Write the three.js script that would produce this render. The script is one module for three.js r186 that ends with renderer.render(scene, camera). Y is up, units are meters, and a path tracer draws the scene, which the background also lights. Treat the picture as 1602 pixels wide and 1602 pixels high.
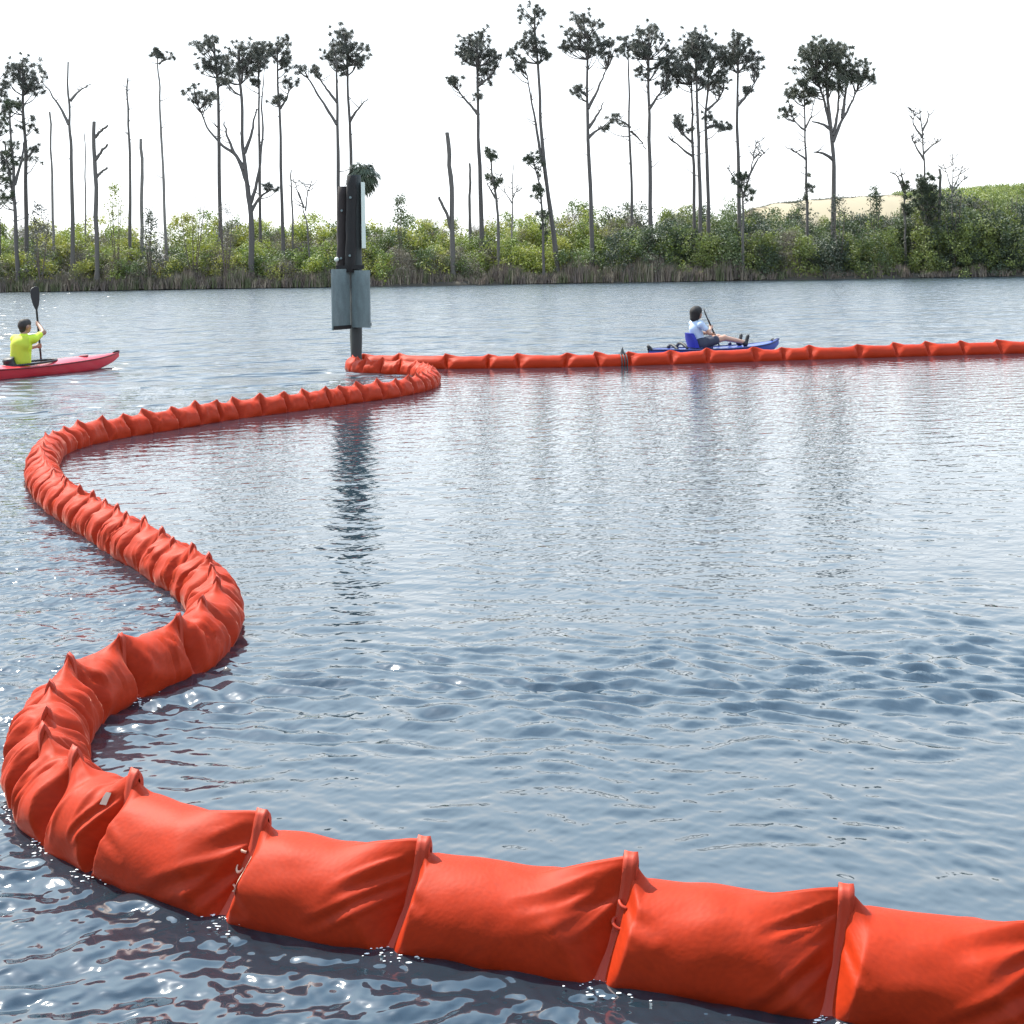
import * as THREE from 'three';
import { mergeGeometries } from 'three/addons/utils/BufferGeometryUtils.js';
import { MarchingCubes } from 'three/addons/objects/MarchingCubes.js';
import { createNoise2D, createNoise3D } from 'simplex-noise';

/* ------------------------------------------------------------------ camera, sky, sun, exposure */
const scene = new THREE.Scene();
const EYE = 1.9, FOCAL = 1900, HX = 801, HY = 410, ROLL = -0.9 * Math.PI / 180;   // eye height (m); lens and horizon in pixels of the 1602 px photograph
const camera = new THREE.PerspectiveCamera(2 * Math.atan(1192 / FOCAL) * 180 / Math.PI, 1602 / 2384, 0.1, 3000);
camera.setViewOffset(1602, 2384, 0, 1192 - HY, 1602, 1602);   // a level camera, the lens shifted down
camera.position.set(0, EYE, 0);
camera.rotation.z = ROLL;
scene.add(camera);

const SUN = new THREE.Vector3(-0.56, 1.0, -0.44).normalize();
{
  const W = 256, H = 256, d = new Float32Array(W * H * 4);
  const stops = [[0, [0.98, 1.01, 1.03]], [11, [0.93, 1.00, 1.06]], [30, [0.78, 0.99, 1.20]], [55, [0.41, 0.61, 0.88]], [90, [0.26, 0.40, 0.63]]];
  for (let j = 0; j < H; j++) {
    const el = (j + 0.5) / H * 180 - 90, e = Math.max(0, el);
    let k = 0; while (k < stops.length - 2 && e > stops[k + 1][0]) k++;
    const f0 = Math.min(1, (e - stops[k][0]) / (stops[k + 1][0] - stops[k][0])), f = f0 * f0 * (3 - 2 * f0);
    for (let i = 0; i < W; i++) {
      const phi = ((i + 0.5) / W - 0.5) * 2 * Math.PI, ce = Math.cos(e * Math.PI / 180);
      const c = Math.max(0, Math.cos(phi) * ce * SUN.x + Math.sin(e * Math.PI / 180) * SUN.y + Math.sin(phi) * ce * SUN.z);
      const glow = el > 0 ? 0.5 * Math.pow(c, 14) + 0.9 * Math.pow(c, 90) : 0;
      for (let q = 0; q < 3; q++) d[(j * W + i) * 4 + q] = stops[k][1][q] * (1 - f) + stops[k + 1][1][q] * f + glow;
      d[(j * W + i) * 4 + 3] = 1;
    }
  }
  const t = new THREE.DataTexture(d, W, H, THREE.RGBAFormat, THREE.FloatType);
  t.mapping = THREE.EquirectangularReflectionMapping; t.magFilter = THREE.LinearFilter; t.needsUpdate = true;
  scene.background = t; scene.environment = t;
}
const sun = new THREE.DirectionalLight(new THREE.Color(1, 0.95, 0.84), 5.0);
sun.position.copy(SUN).multiplyScalar(200).add(new THREE.Vector3(0, 0, -50)); sun.target.position.set(0, 0, -50);
sun.castShadow = true;
Object.assign(sun.shadow.camera, { left: -90, right: 90, top: 90, bottom: -90, near: 1, far: 500 });
sun.shadow.mapSize.set(4096, 4096);
scene.add(sun, sun.target);
const renderer = new THREE.WebGLRenderer({ antialias: true });
renderer.shadowMap.enabled = true;
renderer.toneMapping = THREE.LinearToneMapping;
renderer.toneMappingExposure = 1.95;

/* ------------------------------------------------------------------ helpers */
function rng(seed) { let a = seed >>> 0; return () => { a = (a + 0x6D2B79F5) | 0; let t = Math.imul(a ^ (a >>> 15), 1 | a); t = (t + Math.imul(t ^ (t >>> 7), 61 | t)) ^ t; return ((t ^ (t >>> 14)) >>> 0) / 4294967296; }; }
const n2 = createNoise2D(rng(11)), n3 = createNoise3D(rng(12));
const clamp = (x, a = 0, b = 1) => Math.min(b, Math.max(a, x)), mixf = (a, b, t) => a + (b - a) * t, smooth = (a, b, x) => { const t = clamp((x - a) / (b - a)); return t * t * (3 - 2 * t); };
const V = (x, y, z) => new THREE.Vector3(x, y, z);
const CR = Math.cos(ROLL), SR = Math.sin(ROLL);
/* survey of the photograph: the direction through a pixel, then the place on the water, or at a known distance */
function sight(px, py) { const a = (px - HX) / FOCAL, b = (HY - py) / FOCAL; return [a * CR - b * SR, a * SR + b * CR]; }
function at(px, py, depth) { const [a, b] = sight(px, py); return V(a * depth, EYE + b * depth, -depth); }
function spot(px, py, y = 0) { const [, b] = sight(px, py); return at(px, py, (EYE - y) / -b); }
const taken = {};
function numbered(name) { const n = taken[name] = (taken[name] ?? -1) + 1; return n ? `${name}_${String(n).padStart(3, '0')}` : name; }
function tag(o, label, category, group) { o.name = numbered(o.name); o.userData = { label, category }; if (group) o.userData.group = group; scene.add(o); return o; }
function thing(name, label, category, pos, group) { const g = new THREE.Group(); g.name = name; if (pos) g.position.copy(pos); return tag(g, label, category, group); }
function part(name, geo, m, parent, label) { const o = new THREE.Mesh(geo, m); o.name = name; o.castShadow = o.receiveShadow = true; parent.add(o); if (label) o.userData.label = label; return o; }
function setting(name, geo, m, kind = 'structure') { const o = new THREE.Mesh(geo, m); o.name = numbered(name); o.castShadow = o.receiveShadow = true; o.userData = { kind }; scene.add(o); return o; }
function mat(r, g, b, rough = 0.8, more = {}) { const m = new THREE.MeshPhysicalMaterial({ roughness: rough, side: THREE.DoubleSide, ...more }); m.color.setRGB(r, g, b); return m; }
function geom(pos, idx, uv) { const g = new THREE.BufferGeometry(); g.setAttribute('position', new THREE.Float32BufferAttribute(pos, 3)); if (uv) g.setAttribute('uv', new THREE.Float32BufferAttribute(uv, 2)); g.setIndex(idx); g.computeVertexNormals(); return g; }
/* a tapering round limb through points */
function limb(pos, idx, pts, r0, r1, sides = 6, seg = 0, wob = 0, seed = 1) {
  const c = new THREE.CatmullRomCurve3(pts), n = seg || Math.max(3, pts.length * 3), base0 = pos.length / 3;
  let N = V(0, 0, 1);
  for (let i = 0; i <= n; i++) {
    const t = i / n, p = c.getPoint(t), T = c.getTangent(t), B = new THREE.Vector3().crossVectors(T, N).normalize(); N = new THREE.Vector3().crossVectors(B, T).normalize();
    if (wob) { p.x += wob * n2(seed, t * 4) * t; p.z += wob * n2(seed + 9, t * 4) * t; }
    const r = mixf(r0, r1, Math.pow(t, 0.8));
    for (let k = 0; k < sides; k++) { const a = k / sides * 2 * Math.PI, q = r * (1 + 0.14 * n2(seed + k * 3, i * 0.7)); pos.push(p.x + q * (Math.cos(a) * B.x + Math.sin(a) * N.x), p.y + q * (Math.cos(a) * B.y + Math.sin(a) * N.y), p.z + q * (Math.cos(a) * B.z + Math.sin(a) * N.z)); }
  }
  for (let i = 0; i < n; i++) for (let k = 0; k < sides; k++) { const a = base0 + i * sides + k, b = base0 + i * sides + (k + 1) % sides; idx.push(a, b, a + sides, b, b + sides, a + sides); }
  const tip = pos.length / 3, e = c.getPoint(1); pos.push(e.x, e.y, e.z);
  for (let k = 0; k < sides; k++) idx.push(base0 + n * sides + k, base0 + n * sides + (k + 1) % sides, tip);
}
function limbGeo(pts, r0, r1, sides = 10, seg = 0) { const p = [], i = []; limb(p, i, pts, r0, r1, sides, seg); const b = p.length / 3; p.push(pts[0].x, pts[0].y, pts[0].z); for (let k = 0; k < sides; k++) i.push((k + 1) % sides, k, b); return geom(p, i); }
function dataTex(size, f, color) {
  const d = new Uint8Array(size * size * 4);
  for (let j = 0; j < size; j++) for (let i = 0; i < size; i++) { const c = f(i / size, j / size); for (let q = 0; q < 3; q++) d[(j * size + i) * 4 + q] = clamp(c[q]) * 255; d[(j * size + i) * 4 + 3] = 255; }
  const t = new THREE.DataTexture(d, size, size); t.wrapS = t.wrapT = THREE.RepeatWrapping; t.magFilter = THREE.LinearFilter; if (color) t.colorSpace = THREE.SRGBColorSpace; t.needsUpdate = true; return t;
}
/* noise that repeats over the unit square */
function tileNoise(u, v, f, s) { const a = u * 2 * Math.PI, b = v * 2 * Math.PI, r = f / (2 * Math.PI); return n3(Math.cos(a) * r + s + Math.cos(b) * r * 0.7, Math.sin(a) * r - s + Math.sin(b) * r * 0.7, (Math.cos(b) - Math.sin(a) * 0.3) * r + Math.sin(b) * r * 0.5); }

/* ------------------------------------------------------------------ where the boom runs */
const track = [[2300, 1690], [1980, 1622], [1602, 1555], [1400, 1526], [1150, 1492], [985, 1467], [800, 1438], [640, 1416], [500, 1396], [380, 1372], [270, 1338], [180, 1303], [118, 1268], [80, 1225], [72, 1180], [88, 1135], [122, 1100], [170, 1072], [232, 1045], [290, 1020], [326, 988], [336, 950], [316, 918], [270, 886], [215, 855], [150, 816], [98, 784], [70, 752], [68, 722], [88, 699], [125, 687], [175, 676], [250, 664], [350, 648], [450, 635], [550, 622], [625, 611], [668, 600], [672, 588], [645, 580], [605, 578.5], [572, 577], [553.5, 573.5], [560, 569.8], [600, 569.2], [650, 570], [700, 570.5], [800, 569.5], [950, 567], [1100, 562], [1300, 555.5], [1500, 549.5], [1700, 544], [1950, 537], [2250, 529]];
const AXIS_Y = 0.062, RAD = 0.15;
const path = new THREE.CatmullRomCurve3(track.map(([x, y]) => spot(x, y, AXIS_Y)), false, 'centripetal');
const FINE = 6000, line = [], run = [0];
for (let i = 0; i <= FINE; i++) { line.push(path.getPoint(i / FINE)); if (i) run.push(run[i - 1] + line[i].distanceTo(line[i - 1])); }
const LENGTH = run[FINE];
function along(s) {
  s = clamp(s, 0, LENGTH - 1e-4); let lo = 0, hi = FINE; while (hi - lo > 1) { const m = (lo + hi) >> 1; if (run[m] <= s) lo = m; else hi = m; }
  const f = (s - run[lo]) / (run[hi] - run[lo]); return line[lo].clone().lerp(line[hi], f);
}
function nearestRun(p) { let b = 0, d = 1e9; for (let i = 0; i <= FINE; i++) { const q = (line[i].x - p.x) ** 2 + (line[i].z - p.z) ** 2; if (q < d) { d = q; b = i; } } return run[b]; }

/* ------------------------------------------------------------------ water */
const waves = (() => {
  const r = rng(5), make = (n, l0, l1, spread, slope) => { const o = []; for (let i = 0; i < n; i++) { const l = l0 * Math.pow(l1 / l0, (i + r()) / n), k = 2 * Math.PI / l, a = Math.PI / 2 + 0.25 + (r() + r() + r() - 1.5) * spread; o.push([k * Math.cos(a), k * Math.sin(a), r() * 6.283, slope * Math.SQRT2 / Math.sqrt(n) / k, l]); } return o; };
  return { swell: make(14, 0.6, 2.2, 0.7, 0.026), chop: make(26, 0.17, 0.55, 0.9, 0.095), ripple: make(34, 0.05, 0.19, 0.85, 0.19) };
})();
const ring = []; for (let i = 0; i <= FINE; i += 15) ring.push([line[i].x, line[i].z]);
ring.push([60, line[FINE].z], [60, line[0].z]);
let bx0 = 1e9; for (const p of ring) bx0 = Math.min(bx0, p[0]);
function enclosed(x, z) {
  if (x < bx0 || z > 0 || z < -27) return false;
  let c = false; for (let i = 0, j = ring.length - 1; i < ring.length; j = i++) { const a = ring[i], b = ring[j]; if ((a[1] > z) !== (b[1] > z) && x < (b[0] - a[0]) * (z - a[1]) / (b[1] - a[1]) + a[0]) c = !c; } return c;
}
function strength(x, z, inside) {   // [swell, chop, ripple]: the boom calms the water it rings, gusts roughen patches of it
  if (!inside) { const g = 0.85 + 0.4 * n2(x * 0.13, z * 0.13); return [0.6, 0.7 * g, 1.1 * g]; }
  const p = n2(x * 0.35 + 3, z * 0.8), gust = Math.exp(-(((z + 5.5 + 0.25 * n2(x * 0.5, 4)) / 0.62) ** 2)) * (0.95 + 0.35 * p), far = smooth(-6.5, -11, z);
  return [0.26 - 0.14 * far, clamp(0.15 + 0.55 * gust + 0.12 * p - 0.06 * far, 0.04, 1.3), clamp(0.36 + 2.1 * gust + 0.3 * n2(x * 0.6, z * 1.7), 0.05, 2.3)];
}
{
  const DT = 0.0036, R0 = 1.2, A0 = 0.86, cols = Math.round(2 * A0 / DT), rows = Math.round(Math.log(420 / R0) / DT), pos = new Float32Array((cols + 1) * (rows + 1) * 3), uv = new Float32Array((cols + 1) * (rows + 1) * 2), ins = new Uint8Array((cols + 1) * (rows + 1));
  let k = 0;
  for (let i = 0; i <= rows; i++) {
    const r = R0 * Math.exp(i * DT), cell = r * DT;
    const sets = [waves.swell, waves.chop, waves.ripple].map((w) => w.filter((q) => q[4] > 2.6 * cell));
    for (let j = 0; j <= cols; j++, k++) {
      const a = -A0 + j * DT, x = Math.sin(a) * r, z = -Math.cos(a) * r, inside = enclosed(x, z), S = strength(x, z, inside);
      let y = 0; const wx = x + 0.10 * n2(x * 0.9, z * 0.9), wz = z + 0.10 * n2(x * 0.9 + 40, z * 0.9);
      for (let q = 0; q < 3; q++) if (S[q] > 0) { let h = 0; for (const w of sets[q]) { const f = smooth(2.6, 5, w[4] / cell); h += f * w[3] * (Math.sin(w[0] * wx + w[1] * wz + w[2]) + 0.22 * Math.sin(2 * (w[0] * wx + w[1] * wz + w[2]) + 1.57)); } y += S[q] * h; }
      pos.set([x, y, z], k * 3); uv.set([x / 5.3, -z / 5.3], k * 2); ins[k] = inside ? 1 : 0;
    }
  }
  const quiet = [], open = [], ruffled = [];
  for (let i = 0; i < rows; i++) for (let j = 0; j < cols; j++) { const a = i * (cols + 1) + j, b = a + 1, c = a + cols + 1, e = c + 1; const x = pos[a * 3], z = pos[a * 3 + 2], far = Math.hypot(x, z) + 5 * n2(x * 0.25, z * 0.25) + 3 * n2(x * 1.1, z * 1.1); (ins[a] + ins[b] + ins[c] + ins[e] > 2 ? quiet : far > 19 ? ruffled : open).push(a, b, c, b, e, c); }
  const g = new THREE.BufferGeometry(); g.setAttribute('position', new THREE.BufferAttribute(pos, 3)); g.setAttribute('uv', new THREE.BufferAttribute(uv, 2));
  const all = new Uint32Array(open.length + quiet.length + ruffled.length); all.set(open); all.set(quiet, open.length); all.set(ruffled, open.length + quiet.length); g.setIndex(new THREE.BufferAttribute(all, 1));
  g.addGroup(0, open.length, 0); g.addGroup(open.length, quiet.length, 1); g.addGroup(open.length + quiet.length, ruffled.length, 2); g.computeVertexNormals();
  const nrm = (() => {   // fine ripples, as slopes, over a 5.3 m square that repeats
    const S = 1024, r = rng(77), comp = []; for (let i = 0; i < 54; i++) { const l = 0.06 * Math.pow(14, Math.pow(r(), 1.1)), n = 5.3 / l, a = Math.PI / 2 + 0.2 + (r() + r() + r() - 1.5) * 1.2, kx = Math.round(n * Math.cos(a)), kz = Math.round(n * Math.sin(a)); comp.push([kx, kz, r(), 0.1 * Math.SQRT2 / Math.sqrt(54) / Math.hypot(kx, kz)]); }
    const d = new Float32Array(S * S * 4), table = new Float32Array(4096); for (let i = 0; i < 4096; i++) table[i] = Math.cos(i / 4096 * 2 * Math.PI);
    for (let j = 0; j < S; j++) for (let i = 0; i < S; i++) {
      let sx = 0, sz = 0; for (const c of comp) { const ph = ((c[0] * i + c[1] * j) / S + c[2]) % 1, w = table[((ph < 0 ? ph + 1 : ph) * 4096) & 4095] * c[3]; sx += w * c[0]; sz += w * c[1]; }
      const l = 1 / Math.hypot(sx, sz, 1), o = (j * S + i) * 4; d[o] = 0.5 - 0.5 * sx * l; d[o + 1] = 0.5 - 0.5 * sz * l; d[o + 2] = 0.5 + 0.5 * l; d[o + 3] = 1;
    }
    const t = new THREE.DataTexture(d, S, S, THREE.RGBAFormat, THREE.FloatType); t.wrapS = t.wrapT = THREE.RepeatWrapping; t.magFilter = THREE.LinearFilter; t.needsUpdate = true; return t;
  })();
  const fine = nrm.clone(); fine.repeat.set(2.1, 2.1); fine.needsUpdate = true;
  const body = { ior: 2.0, normalMap: fine };
  const rough = mat(0.012, 0.023, 0.032, 0.06, { ...body, normalScale: new THREE.Vector2(1.5, 1.5) }), long = nrm.clone(), wind = mat(0.012, 0.023, 0.032, 0.22, { ...body, normalMap: long, normalScale: new THREE.Vector2(2.5, 2.5) }), calm = mat(0.012, 0.023, 0.032, 0.06, { ...body, normalScale: new THREE.Vector2(0.44, 0.44) });
  long.repeat.set(0.27, 0.27); long.needsUpdate = true;
  const w = setting('water', g, [rough, calm, wind]); w.castShadow = false;
}

/* ------------------------------------------------------------------ far shore: bank, sand dune */
const SHORE = 103, DUNE = [[1080, 366], [1140, 346], [1180, 328], [1220, 319], [1300, 312], [1400, 307], [1470, 303], [1530, 298], [1602, 294], [1800, 286], [2300, 300], [2600, 350]];
function duneTop(px) { let k = 0; while (k < DUNE.length - 2 && px > DUNE[k + 1][0]) k++; return mixf(DUNE[k][1], DUNE[k + 1][1], clamp((px - DUNE[k][0]) / (DUNE[k + 1][0] - DUNE[k][0]))); }
{
  const pos = [], idx = [], nx = 140, prof = [[0, -0.5], [0.15, 0.05], [0.5, 0.32], [2, 0.45], [14, 0.8], [60, 1.2], [320, 1.4]];
  for (let i = 0; i <= nx; i++) { const x = -330 + i * 660 / nx + n2(i, 1) * 0.5, w = 0.7 * n2(x * 0.06, 3); prof.forEach(([d, y], k) => pos.push(x, y + (k > 1 ? 0.1 * n2(x * 0.4, k) : 0), -SHORE - d + w)); }
  for (let i = 0; i < nx; i++) for (let k = 0; k < prof.length - 1; k++) { const a = i * prof.length + k, b = a + prof.length; idx.push(a, b, a + 1, b, b + 1, a + 1); }
  setting('shore_ground', geom(pos, idx), mat(0.045, 0.038, 0.028, 0.95));
  const D = 165, crest = DUNE.map(([x, y]) => at(x, y, D)), c = new THREE.CatmullRomCurve3(crest), dp = [], di = [];
  for (let i = 0; i <= 120; i++) { const p = c.getPoint(i / 120); for (let k = 0; k <= 14; k++) { const t = k / 14 * 2 - 1, h = Math.cos(t * Math.PI / 2) ** 0.8; dp.push(p.x + n2(i * 0.2, k) * 0.6, Math.max(0.4, p.y * h + 0.25 * n2(p.x * 0.3, k * 0.7) * h), p.z - t * 24); } }
  for (let i = 0; i < 120; i++) for (let k = 0; k < 14; k++) { const a = i * 15 + k, b = a + 15; di.push(a, b, a + 1, b, b + 1, a + 1); }
  setting('sand_dune', geom(dp, di), mat(0.27, 0.225, 0.15, 0.95));
}

/* ------------------------------------------------------------------ scrub on the shore: one mass */
function leafClump(seed, n, size, flat) {
  const r = rng(seed), p = [], idx = [];
  for (let i = 0; i < n; i++) {
    const d = V(r() - 0.5, r() - 0.5, r() - 0.5).normalize().multiplyScalar(0.25 + 0.75 * Math.cbrt(r())), a = V(r() - 0.5, r() - 0.5, r() - 0.5).normalize(), b = new THREE.Vector3().crossVectors(a, d).normalize(), L = size * (0.7 + 0.7 * r()), W = L * flat, o = p.length / 3;
    a.addScaledVector(d, 0.6).normalize();
    for (const [u, v] of [[0, 0], [0.45, 0.5], [1, 0], [0.45, -0.5]]) p.push(d.x + a.x * L * u + b.x * W * v, d.y + a.y * L * u + b.y * W * v, d.z + a.z * L * u + b.z * W * v);
    idx.push(o, o + 1, o + 2, o, o + 2, o + 3);
  }
  return geom(p, idx);
}
const leafMat = mat(1, 1, 1, 0.75, { transmission: 0.5, thickness: 0 }), stemMat = mat(0.11, 0.085, 0.07, 0.95);
const skyline = [[-200, 345], [0, 345], [200, 348], [270, 342], [310, 322], [350, 345], [420, 352], [500, 340], [600, 330], [650, 326], [700, 336], [760, 330], [820, 336], [860, 326], [950, 321], [1050, 321], [1100, 326], [1150, 322], [1190, 334], [1240, 330], [1280, 338], [1330, 332], [1400, 336], [1425, 318], [1440, 296], [1480, 300], [1520, 298], [1602, 290], [1900, 288]];
function topAt(px) { let k = 0; while (k < skyline.length - 2 && px > skyline[k + 1][0]) k++; const a = skyline[k], b = skyline[k + 1]; return mixf(a[1], b[1], clamp((px - a[0]) / (b[0] - a[0]))); }
const C = (r, g, b) => new THREE.Color().setRGB(r, g, b);
{
  const r = rng(21), kinds = { green_thicket: [], dark_thicket: [], grey_thicket: [] };
  const q = new THREE.Quaternion(), e = new THREE.Euler();
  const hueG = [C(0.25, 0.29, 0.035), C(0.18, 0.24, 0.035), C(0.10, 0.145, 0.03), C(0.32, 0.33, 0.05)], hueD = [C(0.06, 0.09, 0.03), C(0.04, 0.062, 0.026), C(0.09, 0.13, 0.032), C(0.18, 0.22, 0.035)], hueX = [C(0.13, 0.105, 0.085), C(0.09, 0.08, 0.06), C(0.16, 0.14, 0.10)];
  for (let i = 0; i < 1200; i++) {
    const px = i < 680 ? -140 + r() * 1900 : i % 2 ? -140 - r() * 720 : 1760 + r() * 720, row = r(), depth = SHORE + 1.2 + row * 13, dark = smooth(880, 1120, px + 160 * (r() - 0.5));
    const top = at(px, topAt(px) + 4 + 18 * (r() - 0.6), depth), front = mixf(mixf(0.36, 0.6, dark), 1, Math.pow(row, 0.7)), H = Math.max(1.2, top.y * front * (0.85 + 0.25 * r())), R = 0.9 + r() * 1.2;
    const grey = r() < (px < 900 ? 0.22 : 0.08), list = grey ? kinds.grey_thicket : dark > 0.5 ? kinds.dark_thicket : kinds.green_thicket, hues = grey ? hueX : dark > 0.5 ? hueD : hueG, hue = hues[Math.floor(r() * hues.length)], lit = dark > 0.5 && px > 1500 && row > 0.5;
    const n = Math.round(28 + H * 7);
    for (let k = 0; k < n; k++) {
      const a = r() * 6.283, v = r(), rr = R * Math.pow(r(), 0.35) * Math.sqrt(Math.max(0.08, 1 - (v * v) * 0.8)), s = 0.26 + 0.3 * r();
      e.set(r() * 6, r() * 6, r() * 6);
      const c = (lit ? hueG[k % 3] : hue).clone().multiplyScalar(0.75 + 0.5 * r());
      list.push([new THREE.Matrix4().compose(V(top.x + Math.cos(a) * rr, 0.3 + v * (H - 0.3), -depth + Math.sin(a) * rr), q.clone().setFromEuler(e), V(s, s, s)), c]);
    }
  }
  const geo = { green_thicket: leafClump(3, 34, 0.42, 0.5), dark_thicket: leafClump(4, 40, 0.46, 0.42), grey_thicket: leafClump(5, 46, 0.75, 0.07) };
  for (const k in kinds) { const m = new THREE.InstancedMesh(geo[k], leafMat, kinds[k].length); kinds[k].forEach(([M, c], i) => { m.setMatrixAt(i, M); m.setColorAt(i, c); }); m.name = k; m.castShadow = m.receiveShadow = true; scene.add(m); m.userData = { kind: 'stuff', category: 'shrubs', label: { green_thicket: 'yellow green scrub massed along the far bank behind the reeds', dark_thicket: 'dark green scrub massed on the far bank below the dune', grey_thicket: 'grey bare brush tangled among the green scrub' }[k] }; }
  /* reeds: a tuft of blades, many times over */
  const bp = [], bi = [], r2 = rng(8);
  for (let i = 0; i < 26; i++) { const a = r2() * 6.283, x = (r2() - 0.5) * 0.7, z = (r2() - 0.5) * 0.7, h = 0.6 + 0.5 * r2(), lx = (r2() - 0.5) * 0.5, lz = (r2() - 0.5) * 0.5, w = 0.035, o = bp.length / 3, cx = Math.cos(a) * w, cz = Math.sin(a) * w; bp.push(x - cx, 0, z - cz, x + cx, 0, z + cz, x + lx * 0.4 + cx * 0.7, h * 0.6, z + lz * 0.4 + cz * 0.7, x + lx * 0.4 - cx * 0.7, h * 0.6, z + lz * 0.4 - cz * 0.7, x + lx, h, z + lz); bi.push(o, o + 1, o + 2, o, o + 2, o + 3, o + 3, o + 2, o + 4); }
  const tuft = geom(bp, bi), reeds = [];
  for (let i = 0; i < 9000; i++) {
    const px = i < 5200 ? -160 + r() * 1940 : i % 2 ? -160 - r() * 700 : 1780 + r() * 700, d = SHORE + 0.1 + Math.pow(r(), 1.3) * 4.5, thin = smooth(1050, 1350, px); if (r() < thin * 0.75) continue;
    const p = at(px, 440, d), h = (1.0 + 1.0 * r()) * (0.8 + 0.5 * n2(p.x * 0.2, 5)) * (0.72 + 0.13 * (d - SHORE)) * (1 - 0.3 * thin);
    e.set(0, r() * 6.283, 0);
    const c = [C(0.17, 0.13, 0.10), C(0.12, 0.095, 0.08), C(0.20, 0.165, 0.12), C(0.10, 0.11, 0.05)][Math.floor(r() * 4)].clone().multiplyScalar(0.8 + 0.4 * r());
    reeds.push([new THREE.Matrix4().compose(V(p.x, 0.0 + clamp((d - SHORE) * 0.3, 0, 0.3), -d), q.clone().setFromEuler(e), V(1, h, 1)), c]);
  }
  const m = new THREE.InstancedMesh(tuft, mat(1, 1, 1, 0.9), reeds.length); reeds.forEach(([M, c], i) => { m.setMatrixAt(i, M); m.setColorAt(i, c); }); m.name = 'reed_bed'; m.castShadow = m.receiveShadow = true; m.userData = { kind: 'stuff', category: 'reeds', label: 'brown dry reeds fringing the far waterline' }; scene.add(m);
  /* grass and low scrub on the dune's crest and its right flank */
  const g = [];
  for (let i = 0; i < 6500; i++) {
    const px = 1130 + r() * 720, cover = smooth(1370, 1450, px), t = r(), top = at(px, duneTop(px) + 2, 165), down = cover > r() ? r() * 14 : -3 + r() * 3.2;
    const yy = top.y * Math.cos(clamp(down / 24, -1, 1) * Math.PI / 2) ** 0.8, s = cover > 0.4 ? 0.35 + 0.35 * t : 0.16 + 0.2 * t; e.set(r() * 6, r() * 6, r() * 6);
    g.push([new THREE.Matrix4().compose(V(top.x, yy + 0.1, top.z + down), q.clone().setFromEuler(e), V(s, s, s)), (cover > 0.4 ? hueG[i % 3] : [C(0.09, 0.10, 0.06), C(0.12, 0.11, 0.07)][i % 2]).clone().multiplyScalar(0.8 + 0.4 * r())]);
  }
  const dg = new THREE.InstancedMesh(leafClump(9, 30, 0.6, 0.22), leafMat, g.length); g.forEach(([M, c], i) => { dg.setMatrixAt(i, M); dg.setColorAt(i, c); }); dg.name = 'dune_grass'; dg.castShadow = dg.receiveShadow = true; dg.userData = { kind: 'stuff', category: 'grass', label: 'grass and low scrub covering the crest of the sand dune' }; scene.add(dg);
}

/* the leafy bank behind the viewpoint: it keeps the low sky off the near side of the boom */
{
  const r = rng(91), pos = [], idx = [], prof = [[3.4, -0.6], [3.8, 0.25], [6, 0.5], [14, 0.8], [60, 1.0]];
  for (let i = 0; i <= 40; i++) { const x = -60 + i * 3; prof.forEach(([z, y], k) => pos.push(x, y + (k > 1 ? 0.15 * n2(x * 0.2, k) : 0), z + 0.5 * n2(x * 0.15, 8) + 0.01 * x * x)); }
  for (let i = 0; i < 40; i++) for (let k = 0; k < 4; k++) { const a = i * 5 + k, b = a + 5; idx.push(a, a + 1, b, b, a + 1, b + 1); }
  setting('near_bank', geom(pos, idx), mat(0.06, 0.05, 0.035, 0.95));
  const m = new THREE.InstancedMesh(leafClump(12, 44, 0.34, 0.5), leafMat, 3600), e = new THREE.Euler(), q = new THREE.Quaternion();
  for (let i = 0; i < 3600; i++) { const x = (r() * 2 - 1) * 30, h = 6.5 + 2.5 * n2(x * 0.12, 4), s = 0.6 + 0.5 * r(); e.set(r() * 6, r() * 6, r() * 6); m.setMatrixAt(i, new THREE.Matrix4().compose(V(x, 0.7 + r() * h, 7.5 + 4 * r() + 0.01 * x * x), q.setFromEuler(e), V(s, s, s))); m.setColorAt(i, C(0.06, 0.09, 0.03).multiplyScalar(0.7 + 0.6 * r())); }
  m.name = 'bank_thicket'; m.castShadow = m.receiveShadow = true; m.userData = { kind: 'stuff', category: 'shrubs', label: 'leafy scrub massed on the near bank behind the viewpoint' }; scene.add(m);
}

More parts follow.
